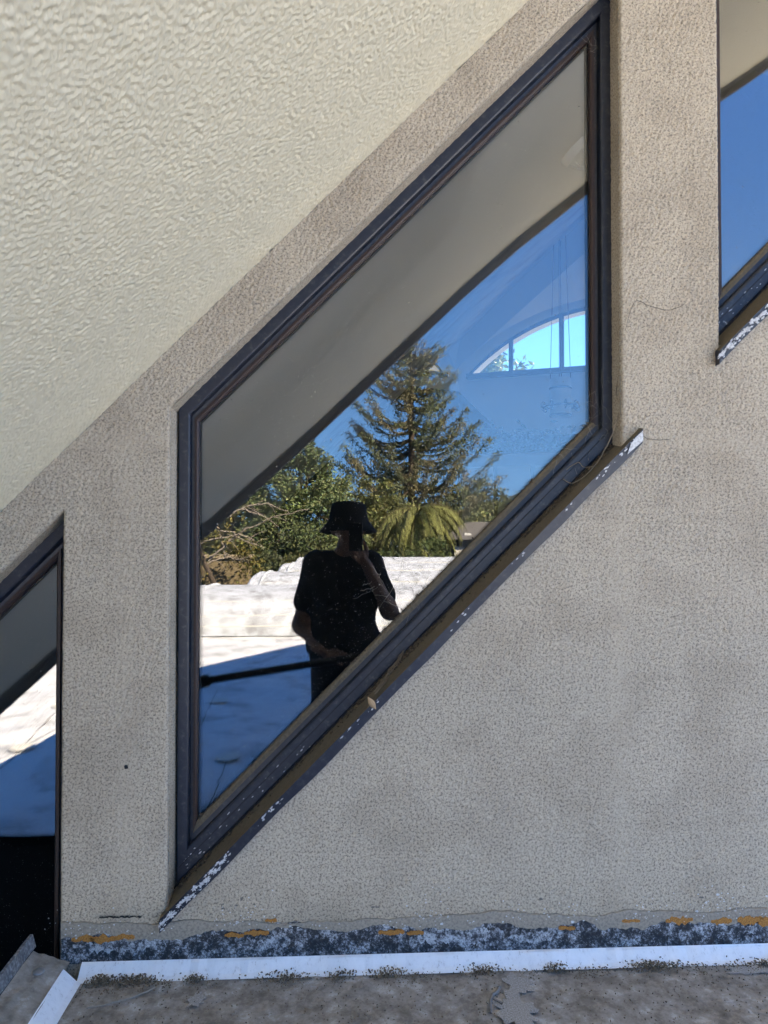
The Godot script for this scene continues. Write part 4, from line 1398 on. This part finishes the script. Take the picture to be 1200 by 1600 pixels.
func conifer(at: Vector3) -> void:
	var t := thing("redwood_tree", "tall sparse conifer with upswept brownish branches behind the oaks", "tree", at)
	var H := 19.5
	var b := B.new()
	b.tube([Vector3(0, -0.1, 0), Vector3(0.05, H * 0.5, 0), Vector3(0, H, 0)], [0.34, 0.22, 0.03], 10)
	var f := B.new()
	for i in 210:
		var q := pow(rng.randf(), 0.85)
		var y := lerpf(4.0, H - 0.2, q)
		var L := lerpf(5.7, 0.4, pow((y - 4.0) / (H - 4.0), 1.7)) * rng.randf_range(0.6, 1.1)
		var w := rng.randf() * TAU
		var d := Vector3(cos(w), 0, sin(w))
		var pth := []
		var rd := []
		for j in 7:
			var s := j / 6.0
			pth.append(Vector3(0, y, 0) + d * L * s + Vector3(0, L * (0.02 * s - 0.5 * s * (1.0 - s) + 0.3 * s * s * s), 0) + Vector3(rng.randfn(), rng.randfn(), rng.randfn()) * 0.03)
			rd.append(lerpf(0.05, 0.012, s))
		b.tube(pth, rd, 5, false)
		var br := rng.randf_range(0.75, 1.3)
		var col := Color(0.15, 0.135, 0.07) * br if rng.randf() < 0.45 else Color(0.11, 0.13, 0.065) * br
		var nn := int(L * 95)
		for j in nn:
			var s := 1.0 - pow(rng.randf(), 1.4) * 0.93
			var fi := s * 6.0
			var i0 := mini(int(fi), 5)
			var p: Vector3 = pth[i0].lerp(pth[i0 + 1], fi - i0)
			var sp := 0.03 + 0.13 * (0.3 + 0.7 * s * s)
			p += Vector3(rng.randfn() * sp, -absf(rng.randfn()) * sp * 1.0 + 0.06, rng.randfn() * sp)
			# small drooping spray
			var u := Vector3(rng.randfn() * 0.5, -0.5 + rng.randfn() * 0.5, rng.randfn() * 0.5).normalized() * rng.randf_range(0.1, 0.26)
			var sdv := u.cross(Vector3(rng.randfn(), rng.randfn(), rng.randfn())).normalized() * 0.032
			var k := rng.randf_range(0.6, 1.4)
			f.col = Color(col.r * k, col.g * k, col.b * k)
			f.quad(p - sdv * 0.6, p + u * 0.5 - sdv, p + u, p + u * 0.5 + sdv)
	part("trunk", b.mesh(), M.bark, t)
	var fo := part("crown", f.mesh(), M.leaf, t)
	fo.set_meta("kind", "stuff")

func palm(at: Vector3) -> void:
	var t := thing("palm_tree", "yellow green feather palm with drooping fronds in front of the conifer", "tree", at)
	var H := 6.0
	var b := B.new()
	b.tube([Vector3(0, -0.1, 0), Vector3(0.1, H * 0.5, 0), Vector3(0, H, 0)], [0.22, 0.18, 0.16], 10)
	part("trunk", b.mesh(), M.bark, t)
	for i in 84:
		var f := B.new()
		var w := TAU * i / 17.0 + rng.randf_range(-0.15, 0.15)
		var d := Vector3(cos(w), 0, sin(w))
		var up := rng.randf_range(-0.5, 1.6)
		var L := rng.randf_range(1.7, 3.0)
		var prev := Vector3(0, H, 0)
		var dir := (d + Vector3(0, up, 0)).normalized()
		var kk := rng.randf_range(0.75, 1.25)
		var pth := [prev]
		var rd := [0.025]
		for j in 14:
			dir = (dir + Vector3(0, -0.2, 0)).normalized()
			prev += dir * L / 14
			pth.append(prev); rd.append(lerpf(0.022, 0.006, j / 13.0))
			var sd := dir.cross(Vector3.UP).normalized()
			for s in [-1.0, 1.0]:
				for r in 7:
					var p := prev - dir * rng.randf() * L / 14
					var ln := 0.42 * sin(PI * (0.12 + 0.86 * j / 14.0)) * rng.randf_range(0.7, 1.1)
					var u: Vector3 = (sd * s * 0.7 + dir * 0.4 + Vector3(0, -0.75, 0)).normalized() * ln
					var wd := dir * 0.02
					var g := kk * rng.randf_range(0.7, 1.3)
					f.col = Color(0.18 * g, 0.19 * g, 0.055 * g)
					f.quad(p - wd, p + u * 0.5 - wd, p + u, p + u * 0.5 + wd)
		f.col = Color(0.1, 0.09, 0.03)
		f.tube(pth, rd, 5, false)
		part("frond", f.mesh(), M.leaf, t)

func garden() -> void:
	conifer(Vector3(3.75, -4, 43))
	palm(Vector3(2.75, -4, 27.5))
	var g := "trees beyond the white roof"
	var oak := Color(0.105, 0.135, 0.055)
	tree("oak_tree", "dark green oak with open upper twigs beside the tall conifer", Vector3(-2.6, -4, 31), 9.5, [[Vector3(0, 7.6, 0), 2.0], [Vector3(-1.6, 6.6, 0.4), 1.9], [Vector3(1.4, 6.5, 0), 1.8], [Vector3(0.2, 9.0, 0), 1.0], [Vector3(0.8, 8.4, 0.3), 1.0], [Vector3(-0.6, 4.6, -1.0), 2.1], [Vector3(1.6, 4.4, -0.6), 1.9]], 36000, 0.092, oak, g)
	tree("oak_tree", "broad dark oak behind the bare grey branches", Vector3(-7.0, -4, 32), 9.0, [[Vector3(0.6, 7.0, 0), 2.3], [Vector3(2.6, 6.6, -0.5), 2.2], [Vector3(-1.5, 6.9, 0), 2.5], [Vector3(1.2, 3.8, -1), 2.2], [Vector3(3.0, 3.6, -1), 1.9], [Vector3(-1.6, 3.4, -1), 2.2]], 34000, 0.095, oak * 0.8, g)
	tree("oak_tree", "rounded mid green tree behind the hat of the dark figure", Vector3(0.7, -4, 33), 8.5, [[Vector3(0, 6.7, 0), 1.8], [Vector3(1.2, 6.0, 0), 1.6], [Vector3(-1.0, 5.2, -0.6), 1.8], [Vector3(0.5, 4.0, -0.8), 1.9]], 24000, 0.095, Color(0.115, 0.125, 0.045), g)
	# shrubs along the far edge of the roof
	var sh := [[Vector3(3.1, -4, 25), "rounded leafy shrub below the drooping palm fronds", Color(0.05, 0.07, 0.022), 4.9, 1.35], [Vector3(1.3, -4, 25.5), "small leafy shrub between the palm and the dark figure", Color(0.045, 0.06, 0.02), 4.6, 1.2], [Vector3(-1.6, -4, 26), "low dull green shrub behind the last white vault", Color(0.055, 0.06, 0.022), 4.6, 1.4], [Vector3(-3.5, -4, 25), "low dark shrub beyond the rolled end of a white vault", Color(0.035, 0.042, 0.016), 4.6, 1.3], [Vector3(5.0, -4, 28), "shrub beside the grey roofed house", Color(0.05, 0.066, 0.022), 4.4, 1.3]]
	for s in sh:
		tree("shrub", s[1], s[0], s[3], [[Vector3(0, s[3] - 1.0, 0), s[4]], [Vector3(0.9, s[3] - 1.5, 0), s[4]], [Vector3(-0.9, s[3] - 1.4, 0.2), s[4]], [Vector3(0.2, s[3] - 2.6, -0.3), s[4] * 1.2]], 11000, 0.08, s[2] * 1.6, "shrubs beyond the white roof")
	var fr := [["round dark tree above the grey house roof", Vector3(9.5, -4, 62), 8.6, 0.8], ["tallest far tree behind the grey house", Vector3(12.4, -4, 66), 10.0, 0.8], ["low olive tree left of the grey house", Vector3(7.2, -4, 52), 7.6, 1.25], ["wide far tree on the right of the grey house", Vector3(16.5, -4, 70), 9.0, 0.9], ["far yellow green tree behind the house ridge", Vector3(10.8, -4, 54), 6.9, 1.5], ["distant tree at the open end of the garden", Vector3(-16, -4, 55), 10.0, 0.9], ["distant round tree far beyond the tan wall", Vector3(-11, -4, 48), 9.5, 0.8], ["distant broad tree past the far right trees", Vector3(23, -4, 66), 9.5, 0.9]]
	for q in fr:
		var h: float = q[2]
		tree("far_tree", q[0], q[1], h, [[Vector3(0, h - 1.8, 0), 2.0], [Vector3(1.8, h - 2.8, 0), 2.1], [Vector3(-1.9, h - 2.7, 0), 2.2], [Vector3(0.3, h - 4.2, -1), 2.6], [Vector3(-2.2, h - 5, -1), 2.2], [Vector3(2.4, h - 5, -1), 2.2]], 12000, 0.16, Color(0.085, 0.095, 0.033) * q[3], "far trees")
	# bare branched tree
	var t := thing("bare_tree", "leaning tree with pale bare twigs in front of the tan wall", "tree", Vector3(-4.15, -4, 19))
	var b := B.new()
	b.tube([Vector3(0.35, -0.1, 0), Vector3(0.3, 2.6, 0), Vector3(0.25, 3.6, 0), Vector3(-0.1, 4.35, 0), Vector3(-0.35, 5.0, 0)], [0.12, 0.1, 0.085, 0.075, 0.06], 9)
	part("trunk", b.mesh(), M.bark, t)
	var ts := [[Vector3(-0.05, 4.5, 0), Vector3(1.2, 5.9, 0.2), Vector3(2.9, 6.05, 0)], [Vector3(-0.3, 5.0, 0), Vector3(0.7, 5.5, 0), Vector3(1.55, 4.85, 0.1)], [Vector3(0.4, 5.85, 0), Vector3(1.1, 6.3, 0), Vector3(2.0, 5.5, 0)], [Vector3(-0.1, 4.4, 0), Vector3(0.3, 4.75, 0), Vector3(0.95, 4.5, 0.2)], [Vector3(0.2, 5.4, 0), Vector3(0.9, 5.35, 0), Vector3(1.35, 5.15, 0)], [Vector3(-0.3, 5.0, 0), Vector3(0.1, 6.4, 0), Vector3(0.9, 6.9, 0)], [Vector3(0.5, 5.8, 0), Vector3(1.3, 6.45, 0), Vector3(2.3, 5.95, 0)], [Vector3(0.15, 5.6, 0), Vector3(0.35, 5.1, 0.1), Vector3(0.45, 4.6, 0.1)]]
	for q in ts:
		b = B.new()
		var pa := []
		var ra := []
		for i in 13:
			var s := i / 12.0
			pa.append(q[0].lerp(q[1], s).lerp(q[1].lerp(q[2], s), s) + Vector3(rng.randfn(), rng.randfn(), 0) * 0.025)
			ra.append(lerpf(0.032, 0.01, s))
		b.tube(pa, ra, 6)
		for j in 7:
			var i: int = 3 + rng.randi() % 9
			var e: Vector3 = pa[i] + Vector3(rng.randf_range(0.1, 0.5), rng.randf_range(-0.35, 0.25), rng.randf_range(-0.2, 0.2))
			b.tube([pa[i], pa[i].lerp(e, 0.5) + Vector3(0, 0.04, 0), e], [0.011, 0.008, 0.005], 5)
		part("branch", b.mesh(), mat(0.24, 0.2, 0.16, 0.9), t)
	b = B.new()
	for i in 2600:
		var c: Vector3 = [Vector3(0.9, 4.75, 0.9), Vector3(0.4, 4.8, 1.2), Vector3(1.0, 4.2, 1.0), Vector3(0.1, 5.4, 0.2), Vector3(0.5, 6.1, 0.2), Vector3(-0.4, 4.9, 0.2), Vector3(-0.5, 5.6, 0.3), Vector3(-0.6, 4.3, 0.0)][rng.randi() % 8]
		leaf(b, c + Vector3(rng.randfn(), rng.randfn(), rng.randfn()) * 0.24, 0.06, Color(0.14, 0.125, 0.03))
	var fo := part("leaves", b.mesh(), M.leaf, t)
	fo.set_meta("kind", "stuff")
	# tan garden wall behind it
	b = B.new()
	b.bevel(Vector3(-1.75, 2.2, 0), Vector3(3.5, 4.6, 0.4), 0.03)
	var gw := thing("garden_wall", "sunlit tan plaster wall behind the leaning bare tree", "wall", Vector3(-3.25, -4, 21.2))
	part("wall_face", b.mesh(), tri_map(mat(1, 1, 1, 0.9), ntex(61, 0.02, [[0.0, 0.1, 0.075, 0.04], [0.45, 0.2, 0.155, 0.085], [1.0, 0.3, 0.235, 0.135]], 6, 512, FastNoiseLite.TYPE_SIMPLEX_SMOOTH, 0.65), 0.5), gw)
	b = B.new()
	b.bevel(Vector3(-1.75, 4.56, 0), Vector3(3.6, 0.12, 0.55), 0.02)
	part("coping", b.mesh(), mat(0.3, 0.24, 0.16, 0.9), gw)
	tree("green_bush", "bright green bush at the foot of the tan wall", Vector3(-4.55, -4, 18.6), 3.9, [[Vector3(0, 3.2, 0), 0.5], [Vector3(-0.3, 2.6, 0), 0.7], [Vector3(0.1, 2.2, 0), 0.7]], 2500, 0.06, Color(0.1, 0.15, 0.03), "")
	# house with a grey hip roof
	var h := thing("far_house", "house with low grey shingle roof and pale wall among the trees", "house", Vector3(7.6, -4, 38))
	b = B.new()
	b.box(Vector3(0.6, 2.35, 3.2), Vector3(5.2, 4.7, 5.0))
	part("wall", b.mesh(), mat(0.05, 0.05, 0.05, 0.9), h)
	b = B.new()
	var ev := [Vector3(-2.5, 4.75, 0.1), Vector3(4.0, 4.75, 0.1), Vector3(4.0, 4.75, 6.3), Vector3(-2.5, 4.75, 6.3)]
	var r0 := Vector3(-0.6, 5.75, 3.2)
	var r1 := Vector3(3.2, 5.75, 3.2)
	b.quad(ev[1], ev[0], r0, r1)
	b.tri(ev[0], ev[3], r0)
	b.quad(ev[3], ev[2], r1, r0)
	b.tri(ev[2], ev[1], r1)
	b.quad(ev[0], ev[1], ev[2], ev[3])
	var rfm := part("roof", b.mesh(), tri_map(mat(1, 1, 1, 0.9), ntex(62, 0.1, [[0.0, 0.07, 0.065, 0.062], [1.0, 0.14, 0.13, 0.125]], 3, 512), 0.6), h)
	for s in [[-0.9, 5.0], [0.5, 5.05], [1.1, 5.2]]:
		b = B.new()
		b.box(Vector3(s[0], s[1] + 0.03, 0.1 + (s[1] - 4.75) * 3.1), Vector3(0.4, 0.12, 0.3))
		part("skylight", b.mesh(), M.flake, rfm)
	b = B.new()
	b.box(Vector3(-1.4, 4.05, 0.62), Vector3(0.6, 0.55, 0.12))
	part("window", b.mesh(), mat(0.6, 0.57, 0.52, 0.5), h, "pale window under the eave")
	b = B.new()
	b.bevel(Vector3(-1.3, 1.85, -1.4), Vector3(2.3, 3.7, 0.3), 0.03)
	part("yard_wall", b.mesh(), mat(0.6, 0.57, 0.53, 0.9), h, "pale low wall in front of the house")

# ---------------------------------------------------------------- litter, cobwebs, leaf
func strand(b: B, given: Array, r: float) -> void:
	var ra := []
	var pts := given
	if given.size() > 2 and given.size() < 8:      # round the bends off
		pts = []
		for i in given.size() - 1:
			var p0: Vector3 = given[maxi(i - 1, 0)]
			var p3: Vector3 = given[mini(i + 2, given.size() - 1)]
			for k in 5:
				pts.append(given[i].cubic_interpolate(given[i + 1], p0, p3, k / 5.0) + Vector3(rng.randfn(), rng.randfn(), 0.0) * r * 0.35)
		pts.append(given[-1])
	for p in pts: ra.append(r)
	b.tube(pts, ra, 4, false)

func litter() -> void:
	var brown := vmat(0.95)
	# crumbs along the sill and the lower gasket
	var b := B.new()
	for i in 2600:
		var x := 0.0
		var r := rng.randf()
		if r < 0.35: x = 0.12 + rng.randfn(0, 0.06)
		elif r < 0.6: x = rng.randf_range(0.45, 0.69)
		elif r < 0.7: x = rng.randf_range(-0.45, -0.36)
		else: x = rng.randf_range(-0.44, 0.69)
		x = clampf(x, -0.44, 0.69)
		var z := 0.0
		var c := 0.0
		if rng.randf() < 0.55:
			c = 1.118 + rng.randf_range(0.0, 0.006)
			z = rng.randf_range(-0.066, -0.035)
			c -= (z + 0.066) * 0.15
		else:
			x = clampf(x, -0.395, 0.638)
			c = 1.221 + absf(rng.randfn(0, 0.006))
			z = rng.randf_range(-0.096, -0.088)
		var s := rng.randf_range(0.0008, 0.0032)
		var k := rng.randf_range(0.5, 1.8)
		b.col = Color(0.075 * k, 0.055 * k, 0.035 * k)
		b.box(P(x, c, z), Vector3(s * 1.8, s, s), Basis.from_euler(Vector3(rng.randf() * 6, rng.randf() * 6, rng.randf() * 6)))
	var st := single("dirt_crumbs", b.mesh(), brown, "brown crumbs of dirt lying along the window sill", "dirt")
	st.set_meta("kind", "stuff")
	# crumbs and clumps on the pan
	b = B.new()
	for i in 9000:
		var cl := rng.randf()
		var x := rng.randf_range(-0.66, 1.4)
		var z := 0.04 + absf(rng.randfn(0, 0.022))
		var big := 1.0
		if cl < 0.34:
			var qk := int(14.0 * pow(rng.randf(), 1.4))
			big = 1.35
			x = [-0.6, -0.52, 0.76, 1.08, -0.55, 0.5, 0.325, -0.16, 0.74, 1.12, -0.38, 0.09, 1.03, -0.02][qk] + rng.randfn(0, 0.012 + 0.03 * float((qk * 7) % 5) / 4.0)
			z = 0.047 + rng.randfn(0, 0.009)
		elif cl < 0.6:
			z = rng.randf_range(0.05, 0.4)
		elif n_big.get_noise_2d(x * 7.0, 77.0) < rng.randf_range(-0.3, 0.5): continue
		if x < -0.64: x = -0.64
		var s := rng.randf_range(0.0005, 0.002) * big
		var k := rng.randf_range(0.5, 1.9)
		b.col = Color(0.15 * k, 0.115 * k, 0.075 * k)
		b.box(Vector3(x, 0.5 + s * 0.5 + (0.012 * pow(rng.randf(), 2.0) if big > 1.2 else 0.0), z), Vector3(s * 1.8, s, s), Basis.from_euler(Vector3(rng.randf() * 6, rng.randf() * 6, rng.randf() * 6)))
	st = single("leaf_litter", b.mesh(), brown, "clumps of brown litter along the cove of the metal pan", "litter")
	st.set_meta("kind", "stuff")
	# cobwebs: upper corner, lower right corner, across the lower glass
	var webs := [[P(0.655, 2.25, -0.085), 0.035, 40, "dusty cobweb in the upper corner of window frame"], [P(0.66, 1.2, -0.07), 0.05, 60, "dusty cobweb in the lower right corner of window frame"], [P(0.14, 1.3, -0.092), 0.045, 34, "thin cobweb threads over the glass beside the sleeve of the mirrored figure"]]
	for q in webs:
		b = B.new()
		for i in q[2]:
			var a: Vector3 = q[0] + Vector3(rng.randfn(), rng.randfn(), rng.randfn() * 0.12) * q[1]
			var d: Vector3 = Vector3(rng.randfn(), rng.randfn(), rng.randfn() * 0.1) * q[1] * 0.8
			var pts := []
			for j in 6:
				pts.append(a + d * j / 5.0 + Vector3(rng.randfn(), rng.randfn(), rng.randfn() * 0.2) * 0.0015)
			for j in 6: pts[j].z = clampf(pts[j].z, -0.097, -0.05)
			strand(b, pts, rng.randf_range(0.00012, 0.00035))
		st = single("cobweb", b.mesh(), mat(0.3, 0.27, 0.22, 0.9), q[3], "cobweb")
		st.set_meta("kind", "stuff")
	# dry grass strand that hangs in the lower right corner and over the sill
	b = B.new()
	strand(b, [P(0.7, 1.33, -0.01), P(0.694, 1.26, -0.03), P(0.698, 1.2, -0.02), P(0.67, 1.15, -0.015), P(0.63, 1.12, -0.02), P(0.585, 1.125, -0.045), P(0.56, 1.16, -0.06)], 0.0016)
	strand(b, [P(0.63, 1.122, -0.02), P(0.61, 1.14, -0.04), P(0.6, 1.165, -0.06), P(0.57, 1.175, -0.062)], 0.0012)
	single("dry_stalk", b.mesh(), mat(0.2, 0.16, 0.11, 0.95), "curled dry stalk in the lower right corner of sill", "stalk")
	b = B.new()
	for k in 5:
		var pts := []
		for j in 8:
			var s := j / 7.0
			pts.append(P(0.135 - 0.075 * s, 1.128 - 0.015 * s, lerpf(-0.06, 0.016, s)) + Vector3(rng.randfn(), rng.randfn(), rng.randfn()) * 0.004 + Vector3(0, 0.004, 0))
		strand(b, pts, 0.0009)
	single("dry_stalk", b.mesh(), mat(0.16, 0.12, 0.075, 0.95), "bundle of dry fibres lying across the middle of sill", "stalk")
	# dead leaf at the front of the sill
	b = B.new()
	var lp := P(0.05, 1.108, 0.034)
	var ld := Vector3(0.55, -0.8, 0.15).normalized()
	var ls := ld.cross(Vector3.BACK).normalized()
	for i in 8:
		for j in 4:
			var f := func(u, w):
				var wid: float = 0.0085 * sin(PI * clampf(u, 0.03, 0.97))
				var a: float = lerpf(-1.2, 1.2, w)
				return lp + ld * (u - 0.5) * 0.036 + ls * sin(a) * wid + Vector3(0, 0, 1) * cos(a) * wid * 0.9
			b.quad(f.call(i / 8.0, j / 4.0), f.call(i / 8.0, (j + 1) / 4.0), f.call((i + 1) / 8.0, (j + 1) / 4.0), f.call((i + 1) / 8.0, j / 4.0))
	single("dead_leaf", b.mesh(), mat(0.36, 0.24, 0.13, 0.85), "curled tan dead leaf on the front edge of sill", "leaf")
	# thin stray fibres on the stucco
	var fib := [[[0.70, 2.0], [0.73, 2.175], [0.77, 2.165], [0.82, 2.155], [0.86, 2.17]], [[0.745, 1.835], [0.76, 1.822], [0.79, 1.818], [0.82, 1.82]]]
	for i in 2:
		b = B.new()
		var pts := []
		for q in fib[i]: pts.append(Vector3(q[0], q[1], 0.004))
		if i == 0: pts[0] = Vector3(0.705, 2.1, 0.004)
		strand(b, pts, 0.0007)
		single("stray_fibre", b.mesh(), mat(0.1, 0.085, 0.065, 0.9), ["bent hair thin fibre stuck high on the wide stucco pillar", "hair thin fibre beside the upper tip of the sill"][i], "fibre")
	# twig on the pan
	b = B.new()
	strand(b, [Vector3(-0.6, 0.5035, 0.14), Vector3(-0.56, 0.5045, 0.132), Vector3(-0.52, 0.5055, 0.118), Vector3(-0.485, 0.5045, 0.095), Vector3(-0.465, 0.5035, 0.075)], 0.0018)
	single("twig", b.mesh(), mat(0.32, 0.28, 0.23, 0.9), "pale curved twig lying in the corner of metal pan", "twig")
	b = B.new()
	strand(b, [Vector3(0.31, 0.5045, 0.2), Vector3(0.325, 0.5055, 0.15), Vector3(0.35, 0.5065, 0.115)], 0.004)
	strand(b, [Vector3(0.325, 0.5055, 0.15), Vector3(0.345, 0.5045, 0.17)], 0.003)
	single("twig", b.mesh(), mat(0.22, 0.2, 0.18, 0.9), "forked grey twig on the pale smear of metal pan", "twig")
	b = B.new()
	blob(b, Vector3(-0.557, 1.0, 0.003), 0.006, 0.005, 9, 0.003)
	single("dirt_spot", b.mesh(), M.black, "single black speck stuck on the narrow stucco pillar", "speck")
